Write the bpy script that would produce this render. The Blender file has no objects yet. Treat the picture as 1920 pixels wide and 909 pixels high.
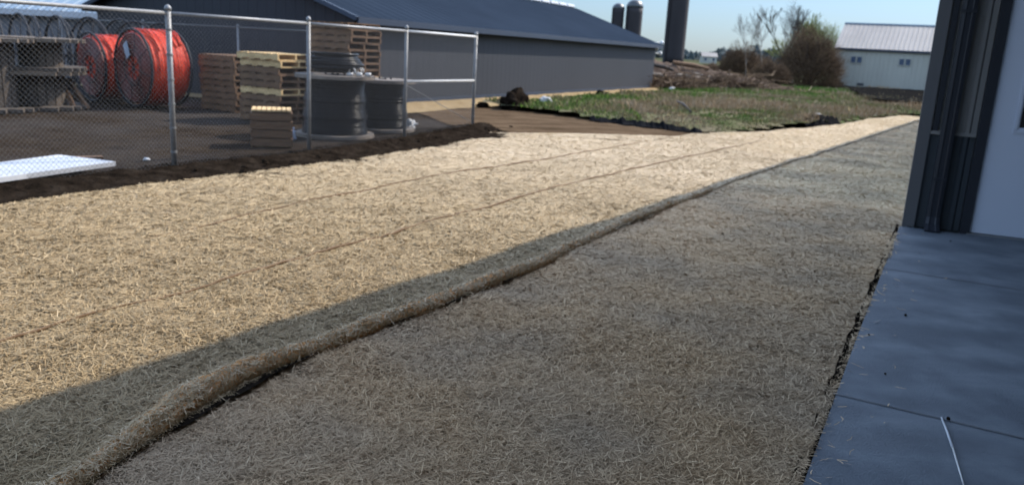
import bpy, bmesh, math, random
import numpy as np
from mathutils import Vector, Matrix, noise as mnoise

random.seed(7); RNG = np.random.default_rng(7)
SC = bpy.context.scene
COL = SC.collection
R = math.radians
# ------------------------------------------------------------------ camera
FPX, IW, IH, EYE = 1520.0, 1920.0, 909.0, 1.62
ROLL = math.atan(.055)
PITCH = math.atan(365 * math.cos(ROLL) / FPX)
CF = np.array([0, math.cos(PITCH), -math.sin(PITCH)])
_r = np.array([1., 0, 0]); _u = np.cross(_r, CF)
CR = math.cos(ROLL) * _r + math.sin(ROLL) * _u
CU = -math.sin(ROLL) * _r + math.cos(ROLL) * _u
cam = bpy.data.cameras.new('camera'); camo = bpy.data.objects.new('camera', cam); COL.objects.link(camo)
m = Matrix.Identity(4)
for i in range(3):
    m[i][0], m[i][1], m[i][2] = CR[i], CU[i], -CF[i]
m[2][3] = EYE
camo.matrix_world = m
cam.sensor_width = 36; cam.lens = 36 * FPX / IW
cam.clip_start = .05; cam.clip_end = 4000
cam.dof.use_dof = True; cam.dof.focus_distance = 2.2; cam.dof.aperture_fstop = 4.2
SC.camera = camo
# ------------------------------------------------------------------ sky, sun
SUN_EL, SUN_AZ = R(42), R(55)            # azimuth clockwise from +Y
w = bpy.data.worlds.new('World'); SC.world = w; w.use_nodes = True
nt = w.node_tree; bg = nt.nodes['Background']
sky = nt.nodes.new('ShaderNodeTexSky'); sky.sky_type = 'NISHITA'; sky.sun_disc = False
sky.sun_elevation = SUN_EL; sky.sun_rotation = SUN_AZ
sky.air_density = 1.0; sky.dust_density = .2; sky.ozone_density = 1.5
# cool clear sky, dimmer in the band just over the horizon than the raw model
tcw = nt.nodes.new('ShaderNodeTexCoord'); sep = nt.nodes.new('ShaderNodeSeparateXYZ'); nt.links.new(tcw.outputs['Generated'], sep.inputs[0])
rw = nt.nodes.new('ShaderNodeValToRGB'); rw.color_ramp.elements[0].position = 0; rw.color_ramp.elements[0].color = (.122, .160, .250, 1)
rw.color_ramp.elements[1].position = .42; rw.color_ramp.elements[1].color = (2.1, 1.76, 1.50, 1)
x_ = rw.color_ramp.elements.new(.12); x_.color = (.24, .27, .32, 1)
nt.links.new(sep.outputs['Z'], rw.inputs[0])
mw = nt.nodes.new('ShaderNodeMix'); mw.data_type = 'RGBA'; mw.blend_type = 'MULTIPLY'; mw.inputs[0].default_value = 1
nt.links.new(sky.outputs[0], mw.inputs[6]); nt.links.new(rw.outputs[0], mw.inputs[7]); nt.links.new(mw.outputs[2], bg.inputs[0])
bg.inputs[1].default_value = .15
sl = bpy.data.lights.new('sun', 'SUN'); slo = bpy.data.objects.new('sun', sl); COL.objects.link(slo)
sl.energy = 2.5; sl.angle = R(.5); sl.color = (1, .93, .82)
sd = Vector((math.sin(SUN_AZ) * math.cos(SUN_EL), math.cos(SUN_AZ) * math.cos(SUN_EL), math.sin(SUN_EL)))
slo.rotation_euler = sd.to_track_quat('Z', 'Y').to_euler(); slo.location = (20, 20, 30)
SC.view_settings.view_transform = 'Standard'; SC.view_settings.look = 'None'
SC.view_settings.exposure = 1.5; SC.view_settings.gamma = 1
SC.view_settings.use_curve_mapping = False
SC.cycles.max_bounces = 5; SC.cycles.use_denoising = True


def ray(x, y):
    return CF + (x - IW / 2) / FPX * CR - (y - IH / 2) / FPX * CU
def g(x, y, z=0.0):
    d = ray(x, y); t = (z - EYE) / d[2]
    return Vector((t * d[0], t * d[1], z))
def at(x, y, Y):
    d = ray(x, y); t = Y / d[1]
    return Vector((t * d[0], Y, EYE + t * d[2]))
def V(*a): return Vector(a if len(a) == 3 else (a[0], a[1], 0))

# ------------------------------------------------------------------ materials
def mat(name, stops, scale=6.0, detail=6, rough=.85, bump=0.0, bscale=None, metal=0.0, stretch=(1, 1, 1), attr=None,
        spec=.5, rot=0, coord='Object', mottle=None):
    M = bpy.data.materials.new(name); M.use_nodes = True
    n = M.node_tree.nodes; L = M.node_tree.links; b = n['Principled BSDF']
    b.inputs['Roughness'].default_value = rough; b.inputs['Metallic'].default_value = metal
    b.inputs['Specular IOR Level'].default_value = spec
    tc = n.new('ShaderNodeTexCoord'); mp = n.new('ShaderNodeMapping')
    mp.inputs['Scale'].default_value = stretch; mp.inputs['Rotation'].default_value = (0, 0, rot)
    L.new(tc.outputs[coord], mp.inputs[0])
    no = n.new('ShaderNodeTexNoise'); no.inputs['Scale'].default_value = scale; no.inputs['Detail'].default_value = detail
    no.inputs['Roughness'].default_value = .62
    L.new(mp.outputs[0], no.inputs['Vector'])
    cr = n.new('ShaderNodeValToRGB')
    e = cr.color_ramp.elements
    k = len(stops)
    lo, hi = .3, .7
    e[0].position = lo; e[0].color = (*stops[0], 1); e[1].position = hi; e[1].color = (*stops[-1], 1)
    for i in range(1, k - 1):
        x = e.new(lo + (hi - lo) * i / (k - 1)); x.color = (*stops[i], 1)
    if attr:
        at_ = n.new('ShaderNodeAttribute'); at_.attribute_name = attr
        mr = n.new('ShaderNodeMapRange'); mr.inputs[3].default_value = .3; mr.inputs[4].default_value = .7
        L.new(at_.outputs['Fac'], mr.inputs[0]); L.new(mr.outputs[0], cr.inputs[0])
    else:
        L.new(no.outputs['Fac'], cr.inputs[0])
    out = cr.outputs[0]
    if mottle:                                   # large patches of a second tone: (scale, colour, amount)
        n2 = n.new('ShaderNodeTexNoise'); n2.inputs['Scale'].default_value = mottle[0]; n2.inputs['Detail'].default_value = 4
        L.new(tc.outputs['Object'], n2.inputs['Vector'])
        c2 = n.new('ShaderNodeValToRGB'); c2.color_ramp.elements[0].position = .42; c2.color_ramp.elements[1].position = .62
        L.new(n2.outputs['Fac'], c2.inputs[0])
        ma = n.new('ShaderNodeMath'); ma.operation = 'MULTIPLY'; ma.inputs[1].default_value = mottle[2]
        L.new(c2.outputs[0], ma.inputs[0])
        mx = n.new('ShaderNodeMix'); mx.data_type = 'RGBA'; mx.inputs[7].default_value = (*mottle[1], 1)
        L.new(ma.outputs[0], mx.inputs[0]); L.new(out, mx.inputs[6]); out = mx.outputs[2]
    L.new(out, b.inputs['Base Color'])
    if bump:
        bn = n.new('ShaderNodeTexNoise'); bn.inputs['Scale'].default_value = bscale or scale * 3; bn.inputs['Detail'].default_value = 5
        L.new(mp.outputs[0], bn.inputs['Vector'])
        bp = n.new('ShaderNodeBump'); bp.inputs['Strength'].default_value = 1; bp.inputs['Distance'].default_value = bump
        L.new(bn.outputs['Fac'], bp.inputs['Height']); L.new(bp.outputs[0], b.inputs['Normal'])
    return M

DIRA = math.atan2(.51, .86)        # bearing of the blanket strips
M_straw = mat('straw_mat', [(0.229, 0.168, 0.092), (0.387, 0.301, 0.185), (0.493, 0.396, 0.260)], 14, 9, .9, .012, 40, stretch=(1.6, .8, 1), rot=DIRA,
              mottle=(.35, (.60, .51, .39), .5), spec=0)
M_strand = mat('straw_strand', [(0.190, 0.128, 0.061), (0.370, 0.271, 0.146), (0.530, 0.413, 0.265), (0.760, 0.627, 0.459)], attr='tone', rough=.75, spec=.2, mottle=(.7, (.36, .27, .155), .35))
M_strand_shade = mat('straw_strand_shade', [(0.300, 0.192, 0.098), (0.569, 0.399, 0.231), (0.726, 0.527, 0.325), (0.875, 0.797, 0.521)], attr='tone', rough=.8, spec=.05, mottle=(.9, (.36, .29, .21), .5))  # shaded copy of straw_strand: the tone of the shade put into its colour
M_straw_shade = mat('straw_mat_shade', [(0.270, 0.185, 0.111), (0.472, 0.347, 0.227), (0.628, 0.465, 0.314)], 16, 9, .9, .02, 45, stretch=(1.6, .8, 1), rot=DIRA,
                  mottle=(.9, (.22, .16, .105), .5), spec=0)  # straw_mat copied for the shaded strip, shade tone mixed into the colour
M_roll = mat('rolled_straw', [(0.329, 0.150, 0.051), (0.541, 0.284, 0.120), (0.682, 0.392, 0.194)], 9, 8, .95, .03, 30, mottle=(1.6, (.42, .25, .11), .6), spec=0)
M_cord = mat('jute_cord', [(0.105, 0.056, 0.024), (0.145, 0.092, 0.049)], 20, rough=.95, bump=.004)
M_soil = mat('dark_soil', [(0.005, 0.004, 0.003), (0.015, 0.011, 0.008), (0.026, 0.020, 0.015)], 5, 8, .95, .05, 14, spec=0)
M_darkpatch = mat('dark_patch', [(.006, .006, .006), (.014, .013, .012)], 3, rough=.95, spec=0)
M_track = mat('packed_dirt', [(0.038, 0.026, 0.015), (0.083, 0.056, 0.035), (0.133, 0.093, 0.059)], 2.2, 8, .95, .03, 12, stretch=(.35, 1.6, 1), rot=-.25, spec=0)
M_yard = mat('yard_gravel', [(0.015, 0.011, 0.008), (0.029, 0.021, 0.015), (0.044, 0.033, 0.023)], 3, 10, .95, .02, 60, mottle=(.4, (.05, .045, .042), .6), spec=0)
M_sand = mat('sand', [(0.210, 0.147, 0.077), (0.308, 0.231, 0.133)], 4, 6, .95, .03, 10, spec=0)
M_ground = mat('ground', [(0.027, 0.033, 0.015), (0.054, 0.051, 0.030), (0.078, 0.072, 0.045)], .25, 8, .95, mottle=(.02, (.12, .14, .08), .5), spec=0)
M_field = mat('field', [(0.050, 0.067, 0.025), (0.109, 0.097, 0.059), (0.176, 0.143, 0.101)], .55, 8, .95, .05, 6, mottle=(.25, (.05, .10, .025), .5), spec=0)
M_blade = mat('grass_blade', [(0.071, 0.138, 0.022), (0.125, 0.176, 0.045), (0.232, 0.182, 0.099), (0.321, 0.237, 0.149)], attr='tone', rough=.9, spec=0)
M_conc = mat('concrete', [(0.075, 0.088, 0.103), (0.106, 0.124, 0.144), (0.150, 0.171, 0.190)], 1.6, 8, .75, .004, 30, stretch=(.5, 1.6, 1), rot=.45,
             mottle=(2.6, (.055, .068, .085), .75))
def broom(M):
    n = M.node_tree.nodes; L = M.node_tree.links; b = n['Principled BSDF']; tc = n.new('ShaderNodeTexCoord'); mp = n.new('ShaderNodeMapping')
    mp.inputs['Rotation'].default_value = (0, 0, .5); mp.inputs['Scale'].default_value = (6, 220, 1); L.new(tc.outputs['Object'], mp.inputs[0])
    no = n.new('ShaderNodeTexNoise'); no.inputs['Scale'].default_value = 1; no.inputs['Detail'].default_value = 4; L.new(mp.outputs[0], no.inputs['Vector'])
    pores = n.new('ShaderNodeTexNoise'); pores.inputs['Scale'].default_value = 120; L.new(tc.outputs['Object'], pores.inputs['Vector'])
    ad = n.new('ShaderNodeMath'); ad.operation = 'ADD'; L.new(no.outputs['Fac'], ad.inputs[0]); L.new(pores.outputs['Fac'], ad.inputs[1])
    bp = n.new('ShaderNodeBump'); bp.inputs['Distance'].default_value = .004; L.new(ad.outputs[0], bp.inputs['Height']); L.new(bp.outputs[0], b.inputs['Normal'])
broom(M_conc)
M_joint = mat('concrete_joint', [(0.056, 0.062, 0.070), (0.112, 0.118, 0.126)], 5)
def metal(name, c, rough=.45, s=.35, v=.12, sp=.25):
    return mat(name, [tuple(x * (1 - v) for x in c), c, tuple(x * (1 + v) for x in c)], s, 5, rough, spec=sp, stretch=(1, 1, .35))
M_barnwall = metal('barn_wall_metal', (0.023, 0.025, 0.031), .6)
M_barnroof = metal('barn_roof_metal', (0.020, 0.028, 0.041), .7, sp=.0)
M_barntrim = metal('barn_trim', (.025, .035, .055), .5)
M_shedwall = metal('shed_wall_metal', (0.324, 0.317, 0.272), .6)
M_shedroof = metal('shed_roof_metal', (0.260, 0.232, 0.202), .5)
M_palewall = metal('pale_wall_metal', (0.136, 0.136, 0.148), .5)
M_paleroof = metal('pale_roof_metal', (.14, .19, .24), .5)
M_sidelow = metal('dark_siding', (0.038, 0.045, 0.052), .45, 1)
M_sideup = metal('taupe_siding', (0.187, 0.179, 0.171), .45, 1)
M_trim = metal('corner_trim', (0.096, 0.096, 0.100), .45, 1)
M_spout = metal('downspout_metal', (0.020, 0.022, 0.028), .4, 1)
M_door = metal('door_paint', (0.475, 0.511, 0.592), .4, 1, .03)
M_glass = mat('door_glass', [(.01, .01, .012), (.03, .03, .028)], 4, rough=.06)
M_winglass = mat('window_glass', [(.02, .04, .08), (.04, .07, .12)], 2, rough=.2)
M_galv = mat('galvanised_steel', [(0.142, 0.142, 0.142), (0.205, 0.205, 0.201)], 12, rough=.5, metal=.15)
M_wire = mat('fence_wire', [(0.063, 0.063, 0.063), (0.095, 0.095, 0.092)], 12, rough=.5, metal=.3)
M_bright = mat('new_steel_tube', [(0.450, 0.450, 0.435), (0.540, 0.532, 0.517)], 12, rough=.5, metal=.0)
M_wood_d = mat('weathered_wood', [(0.058, 0.030, 0.014), (0.118, 0.061, 0.028), (0.165, 0.091, 0.043)], 4, 8, .9, .004, 20, stretch=(1, 1, 5))
M_wood_l = mat('pale_wood', [(0.350, 0.218, 0.092), (0.524, 0.353, 0.159), (0.652, 0.458, 0.225)], 4, 8, .85, .003, 20, stretch=(1, 1, 5))
M_wood_g = mat('grey_wood', [(0.078, 0.064, 0.050), (0.144, 0.116, 0.092), (0.192, 0.160, 0.130)], 4, 8, .9, .004, 20)
M_wood_r = mat('old_reel_wood', [(.022, .017, .013), (.05, .037, .027), (.085, .062, .043)], 4, 8, .9, .004, 20)
M_wood_t = mat('tan_reel_wood', [(.07, .052, .036), (.14, .10, .068)], 4, 8, .9)
M_black = mat('black_cable', [(0.004, 0.005, 0.006), (0.010, 0.010, 0.012)], 6, rough=.3, spec=.1)
M_steel_b = mat('black_steel', [(.012, .013, .016), (.03, .03, .034)], 6, rough=.6, spec=.15)
M_orange = mat('orange_conduit', [(0.330, 0.019, 0.007), (0.475, 0.036, 0.013), (0.541, 0.067, 0.029)], 5, 6, rough=.5, spec=.2, bump=.01, bscale=18)
M_red = mat('dark_red_wrap', [(0.045, 0.005, 0.004), (0.099, 0.013, 0.008), (0.171, 0.023, 0.013)], 6, 6, rough=.5, bump=.01, bscale=20)
M_whitep = mat('white_panel', [(0.369, 0.381, 0.400), (0.480, 0.486, 0.499)], 5, rough=.6, bump=.004)
M_whitef = mat('dirty_white_film', [(0.360, 0.352, 0.336), (0.624, 0.616, 0.592)], 8, rough=.4, bump=.02)
M_tag = mat('blue_white_tag', [(0.210, 0.250, 0.310), (0.275, 0.310, 0.360)], 5, rough=.6)
M_plastic = mat('black_plastic', [(.006, .006, .007), (.016, .016, .017)], 5, rough=.95, bump=.03, spec=0)
M_bark = mat('bark', [(0.028, 0.021, 0.017), (0.055, 0.043, 0.034)], 10, rough=.95)
M_barkpale = mat('pale_bark', [(0.102, 0.090, 0.078), (0.168, 0.150, 0.132)], 10, rough=.95)
M_twig = mat('bush_twig', [(0.054, 0.028, 0.017), (0.102, 0.062, 0.032), (0.154, 0.095, 0.047)], attr='tone', rough=.95)
M_bud = mat('spring_buds', [(0.096, 0.115, 0.029), (0.192, 0.211, 0.067), (0.307, 0.317, 0.144)], attr='tone', rough=.9)
M_brown = mat('brown_earth', [(0.035, 0.025, 0.019), (0.075, 0.055, 0.043), (0.125, 0.095, 0.075)], .9, 9, .95, .08, 4, stretch=(1, 1, 2), spec=0)
M_silo = mat('silo_staves', [(0.013, 0.010, 0.012), (0.022, 0.017, 0.018)], .5, 6, .8, stretch=(1, 1, .3))
M_silocap = mat('silo_dome', [(0.036, 0.039, 0.042), (0.060, 0.063, 0.066)], .5, rough=.4)
M_farleaf = mat('far_trees', [(0.040, 0.056, 0.060), (0.068, 0.088, 0.088)], .05, rough=1)  # bluish: distance haze put into the leaf colour

# ------------------------------------------------------------------ mesh helpers
def tag(o, label=None, cat=None, group=None, kind=None):
    if label: o['label'] = label
    if cat: o['category'] = cat
    if group: o['group'] = group
    if kind: o['kind'] = kind
    return o
def empty(name, loc=(0, 0, 0), rz=0.0):
    o = bpy.data.objects.new(name, None); COL.objects.link(o); o.location = loc; o.rotation_euler = (0, 0, rz)
    o.empty_display_size = .2
    return o
def build(name, bm, material, parent=None, smooth=False):
    me = bpy.data.meshes.new(name)
    bmesh.ops.recalc_face_normals(bm, faces=bm.faces)
    bm.to_mesh(me); bm.free()
    for p in me.polygons: p.use_smooth = smooth
    for mm in (material if isinstance(material, (list, tuple)) else [material]): me.materials.append(mm)
    o = bpy.data.objects.new(name, me); COL.objects.link(o)
    if parent: o.parent = parent
    return o
def raw(name, verts, faces4, material, parent=None, tone=None, smooth=False):
    """fast mesh from numpy arrays; faces4 is (n,4) or (n,3)"""
    me = bpy.data.meshes.new(name); verts = np.asarray(verts, np.float32); faces4 = np.asarray(faces4, np.int32)
    k = faces4.shape[1]; n = len(faces4)
    me.vertices.add(len(verts)); me.vertices.foreach_set('co', verts.ravel())
    me.loops.add(n * k); me.loops.foreach_set('vertex_index', faces4.ravel())
    me.polygons.add(n); me.polygons.foreach_set('loop_start', np.arange(0, n * k, k, dtype=np.int32))
    me.update(calc_edges=True)
    if tone is not None:
        a = me.attributes.new('tone', 'FLOAT', 'POINT'); a.data.foreach_set('value', np.asarray(tone, np.float32))
    if smooth: me.polygons.foreach_set('use_smooth', np.ones(n, bool))
    me.materials.append(material)
    o = bpy.data.objects.new(name, me); COL.objects.link(o)
    if parent: o.parent = parent
    return o
def box(bm, c, s, rz=0.0, tilt=None):
    M_ = Matrix.Translation(c) @ Matrix.Rotation(rz, 4, 'Z')
    if tilt: M_ = M_ @ Matrix.Rotation(tilt[0], 4, 'X') @ Matrix.Rotation(tilt[1], 4, 'Y')
    M_ = M_ @ Matrix.Diagonal((*s, 1))
    return bmesh.ops.create_cube(bm, size=1, matrix=M_)['verts']
def tube(bm, pts, r, n=8, caps=True):
    pts = [Vector(p) for p in pts]; rr = r if isinstance(r, (list, tuple)) else [r] * len(pts)
    rings = []
    for i, p in enumerate(pts):
        t = (pts[min(i + 1, len(pts) - 1)] - pts[max(i - 1, 0)]).normalized()
        a = t.orthogonal().normalized() if i == 0 else (prev - t * prev.dot(t)).normalized()
        prev = a; b = t.cross(a)
        rings.append([bm.verts.new(p + (a * math.cos(q) + b * math.sin(q)) * rr[i]) for q in [2 * math.pi * k / n for k in range(n)]])
    for i in range(len(rings) - 1):
        for k in range(n): bm.faces.new((rings[i][k], rings[i][(k + 1) % n], rings[i + 1][(k + 1) % n], rings[i + 1][k]))
    if caps: bm.faces.new(rings[0][::-1]); bm.faces.new(rings[-1])
def lathe(bm, prof, n=40, mtx=None, jitter=0):
    """profile of (r, z) round Z"""
    rings = []
    for r, z in prof:
        rings.append([bm.verts.new(((r + random.uniform(-jitter, jitter)) * math.cos(a), (r + random.uniform(-jitter, jitter)) * math.sin(a), z)) for a in [2 * math.pi * k / n for k in range(n)]])
    vs = [v for q in rings for v in q]
    for i in range(len(rings) - 1):
        for k in range(n): bm.faces.new((rings[i][k], rings[i][(k + 1) % n], rings[i + 1][(k + 1) % n], rings[i + 1][k]))
    bm.faces.new(rings[0][::-1]); bm.faces.new(rings[-1])
    if mtx is not None: bmesh.ops.transform(bm, matrix=mtx, verts=vs)
def torus(bm, R_, r_, mtx, n=36, k=6):
    pts = [(R_ * math.cos(2 * math.pi * i / n), R_ * math.sin(2 * math.pi * i / n), 0) for i in range(n)]
    rings = []
    for i in range(n):
        a = 2 * math.pi * i / n; c = Vector((math.cos(a), math.sin(a), 0))
        rings.append([bm.verts.new(mtx @ (c * (R_ + r_ * math.cos(2 * math.pi * j / k)) + Vector((0, 0, r_ * math.sin(2 * math.pi * j / k))))) for j in range(k)])
    for i in range(n):
        for j in range(k):
            bm.faces.new((rings[i][j], rings[(i + 1) % n][j], rings[(i + 1) % n][(j + 1) % k], rings[i][(j + 1) % k]))
def prism(bm, pts, z0, z1):
    a = [bm.verts.new((p[0], p[1], z0)) for p in pts]; b = [bm.verts.new((p[0], p[1], z1)) for p in pts]
    n = len(pts)
    bm.faces.new(a[::-1]); bm.faces.new(b)
    for i in range(n): bm.faces.new((a[i], a[(i + 1) % n], b[(i + 1) % n], b[i]))
def poly(bm, pts): return bm.faces.new([bm.verts.new(p) for p in pts])
def slab(bm, quad, t):
    """4 corner quad thickened downward along its normal"""
    q = [Vector(p) for p in quad]; nrm = (q[1] - q[0]).cross(q[3] - q[0]).normalized()
    if nrm.z < 0: nrm = -nrm
    a = [bm.verts.new(p) for p in q]; b = [bm.verts.new(p - nrm * t) for p in q]
    bm.faces.new(a); bm.faces.new(b[::-1])
    for i in range(4): bm.faces.new((a[i], a[(i + 1) % 4], b[(i + 1) % 4], b[i]))
def ribwall(bm, p0, p1, z0, z1, out, pitch=.3, depth=.02, rib=.06):
    """metal siding with vertical ribs: one folded sheet from p0 to p1, z1 may be a function of s in 0..1"""
    p0 = Vector((p0[0], p0[1], 0)); p1 = Vector((p1[0], p1[1], 0)); L = (p1 - p0).length; d = (p1 - p0) / L; o = Vector((out[0], out[1], 0)).normalized()
    prof = []; s = 0
    while s < L:
        for ds, dd in ((0, 0), (pitch - rib, 0), (pitch - rib * .75, depth), (pitch - rib * .25, depth)):
            if s + ds < L: prof.append((s + ds, dd))
        s += pitch
    prof.append((L, 0))
    zt = z1 if callable(z1) else (lambda q: z1)
    prev = None
    for s, dd in prof:
        q = p0 + d * s + o * dd
        a = bm.verts.new((q.x, q.y, z0)); b = bm.verts.new((q.x, q.y, zt(s / L)))
        if prev: bm.faces.new((prev[0], a, b, prev[1]))
        prev = (a, b)
def ribroof(bm, a0, a1, b0, b1, pitch=.35, depth=.025, rib=.06):
    """roof sheet: eave a0-a1, ridge b0-b1, ribs run from eave to ridge"""
    a0, a1, b0, b1 = map(Vector, (a0, a1, b0, b1)); L = (a1 - a0).length
    nrm = (a1 - a0).cross(b0 - a0).normalized()
    if nrm.z < 0: nrm = -nrm
    s = 0; prof = []
    while s < L:
        for ds, dd in ((0, 0), (pitch - rib, 0), (pitch - rib * .7, depth), (pitch - rib * .3, depth)):
            if s + ds < L: prof.append((s + ds, dd))
        s += pitch
    prof.append((L, 0)); prev = None
    for s, dd in prof:
        t = s / L; p = a0.lerp(a1, t) + nrm * dd; q = b0.lerp(b1, t) + nrm * dd
        a = bm.verts.new(p); b = bm.verts.new(q)
        if prev: bm.faces.new((prev[0], a, b, prev[1]))
        prev = (a, b)
def copy_tree(o, parent=None):
    c = o.copy(); COL.objects.link(c); c.parent = parent
    for ch in list(o.children): copy_tree(ch, c)
    return c
def fbm(x, y, z=0.0, o=4): return mnoise.fractal(Vector((x, y, z)), 1.0, 2.0, o)
def resample(pts, n):
    P = np.array([[p[0], p[1]] for p in pts], float)
    s = np.r_[0, np.cumsum(np.hypot(*np.diff(P, axis=0).T))]
    t = np.linspace(0, s[-1], n)
    return np.c_[np.interp(t, s, P[:, 0]), np.interp(t, s, P[:, 1])]
def by_y(pts, ys):
    P = sorted([(p[1], p[0]) for p in pts]); Y = [p[0] for p in P]; X = [p[1] for p in P]
    r = []
    for y in ys:
        if y <= Y[0]: r.append(X[0] + (X[1] - X[0]) / (Y[1] - Y[0]) * (y - Y[0]))
        elif y >= Y[-1]: r.append(X[-1] + (X[-1] - X[-2]) / (Y[-1] - Y[-2]) * (y - Y[-1]))
        else: r.append(float(np.interp(y, Y, X)))
    return np.array(r)

# ================================================================== GROUND
def straw_h(x, y):
    return .025 * fbm(x * .8, y * .8) + .008 * fbm(x * 4, y * 4, 3)
def field_h(x, y):            # the grass field swells gently
    return 0.0
xs = np.unique(np.r_[-1500, -600, -200, -80, np.arange(-40, 60, 1.6), 80, 200, 600, 1500])
ys = np.unique(np.r_[-60, -20, np.arange(-8, 90, 1.6), 110, 150, 250, 400, 700, 1200, 2500])
vv = [(x, y, -.07 + .02 * fbm(x * .2, y * .2)) for y in ys for x in xs]
nx = len(xs)
ff = [(j * nx + i, j * nx + i + 1, (j + 1) * nx + i + 1, (j + 1) * nx + i) for j in range(len(ys) - 1) for i in range(nx - 1)]
tag(raw('ground', vv, ff, M_ground, smooth=True), kind='structure')

# key lines on the ground (x as a function of y)
LEFTB = [g(0, 390), g(300, 348), g(450, 328), g(600, 310), g(780, 283), g(900, 262), g(960, 252)]
SEAMB = [g(300, 452), g(450, 415), g(620, 378), g(758, 348), g(870, 327), g(1000, 308), g(1150, 281), g(1240, 264)]
SEAMA = [g(0, 635, .07), g(300, 555, .07), g(600, 470, .07), g(850, 400, .07), g(1100, 334, .07), g(1300, 290, .07), g(1450, 264)]
ROLLC = [V(-1.85, 1.3), g(190, 909), g(330, 812), g(500, 714), g(700, 628), g(880, 562), g(1000, 508), g(1140, 443), g(1250, 393), V(3.62, 11.95), V(4.98, 14.1), V(5.38, 14.7)]
SLABL = [V(.15, .9), V(1.19, 2.92), V(2.05, 4.58), V(4.09, 8.44), V(14.6, 28.2)]
FARL = [g(960, 252), g(1080, 253), g(1240, 257), g(1330, 253), g(1420, 250), g(1560, 238), g(1640, 224), g(1716, 217)]

def strands(n, yr, leftf, rightf, zf, seed, near=3.2, lmin=.03, lmax=.09, wd=.0028, lift=.011, jitter=1.0, ang=None):
    """straw strands scattered over the region between two lines (denser near the camera)"""
    rg = np.random.default_rng(seed)
    y = yr[0] * (yr[1] / yr[0]) ** rg.random(n * 2)          # log-distributed in depth
    Lx = by_y(leftf, y); Rx = by_y(rightf, y); x = Lx + (Rx - Lx) * rg.random(n * 2)
    # thin out by lateral width so density stays even at a given depth
    wdt = np.maximum(Rx - Lx, 0); keep = rg.random(n * 2) < wdt / max(wdt.max(), 1e-3)
    x, y = x[keep], y[keep]; n = len(x)
    d = np.hypot(x, y)
    th = rg.random(n) * math.pi * 2 if ang is None else ang + rg.normal(0, .9, n)
    Ls = (lmin + (lmax - lmin) * rg.random(n)) * np.clip(d / 4, 1, 1.25); W = wd * (.6 + .8 * rg.random(n)) * np.clip(d / near, 1, 2.2)
    tl = rg.normal(0, .22, n) * np.clip(4 / d, .3, 1)
    dx, dy, dz = np.cos(th) * Ls / 2, np.sin(th) * Ls / 2, np.sin(tl) * Ls / 2
    z = np.array([zf(a, b) for a, b in zip(x, y)]) + lift * rg.random(n) * np.clip(4 / d, .35, 1) + np.abs(dz) * .6 + .003
    px_, py_ = -np.sin(th) * W / 2, np.cos(th) * W / 2
    bend = rg.normal(0, .12, n) * Ls
    vs = np.empty((n, 6, 3))
    for k, (t, ww) in enumerate(((-1, .7), (0, 1), (1, .6))):
        cx = x + dx * t + (bend * -np.sin(th) if t == 0 else 0); cy = y + dy * t + (bend * np.cos(th) if t == 0 else 0); cz = z + dz * t
        vs[:, 2 * k] = np.c_[cx - px_ * ww, cy - py_ * ww, cz]; vs[:, 2 * k + 1] = np.c_[cx + px_ * ww, cy + py_ * ww, cz + W * .3]
    base = np.arange(n)[:, None] * 6
    f = np.concatenate([base + np.array([0, 1, 3, 2]), base + np.array([2, 3, 5, 4])])
    tone = np.repeat(np.clip(.20 + rg.normal(0, 1, n) * np.clip(.85 / (d + .01), .07, .16) + .55 * np.clip((y - 4.5 + x * .5) / 8, 0, 1), 0, 1), 6)  # paler with distance: the grazing-view look put into the strand tone
    return vs.reshape(-1, 3), f, tone

def sheet(leftf, rightf, ya, yb, ny, nx, zf, edge=0.0):
    t = np.linspace(0, 1, ny); y = ya * (yb / ya) ** t
    Lx, Rx = by_y(leftf, y), by_y(rightf, y)
    vs = []
    for j in range(ny):
        for i in range(nx):
            s = i / (nx - 1); x = Lx[j] + (Rx[j] - Lx[j]) * s
            if i in (0, nx - 1): x += .02 * fbm(y[j] * 3, i)
            z = zf(x, y[j]); vs.append((x, y[j], z))
    f = [(j * nx + i, j * nx + i + 1, (j + 1) * nx + i + 1, (j + 1) * nx + i) for j in range(ny - 1) for i in range(nx - 1)]
    return np.array(vs), np.array(f)

def blanket(label, leftf, rightf, ya, yb, z0, ms, mst, n, seed, ny=160, nx=40, **kw):
    zf = lambda x, y: z0 + straw_h(x, y)
    root = empty('straw_blanket', (0, 0, 0)); tag(root, label, 'erosion blanket', 'strips of straw erosion blanket')
    v, f = sheet(leftf, rightf, ya, yb, ny, nx, zf)
    raw('blanket_mat', v, f, ms, root, smooth=True)
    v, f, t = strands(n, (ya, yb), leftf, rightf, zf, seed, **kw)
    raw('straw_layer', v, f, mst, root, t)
    return root, zf

YN = 1.5
# far left boundary of strips combined (left strip ends where the track cuts it)
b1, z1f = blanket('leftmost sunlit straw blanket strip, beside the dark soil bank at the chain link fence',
                  LEFTB, SEAMB, YN, g(960, 252)[1], .018, M_straw, M_strand, 100000, 11)
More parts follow.
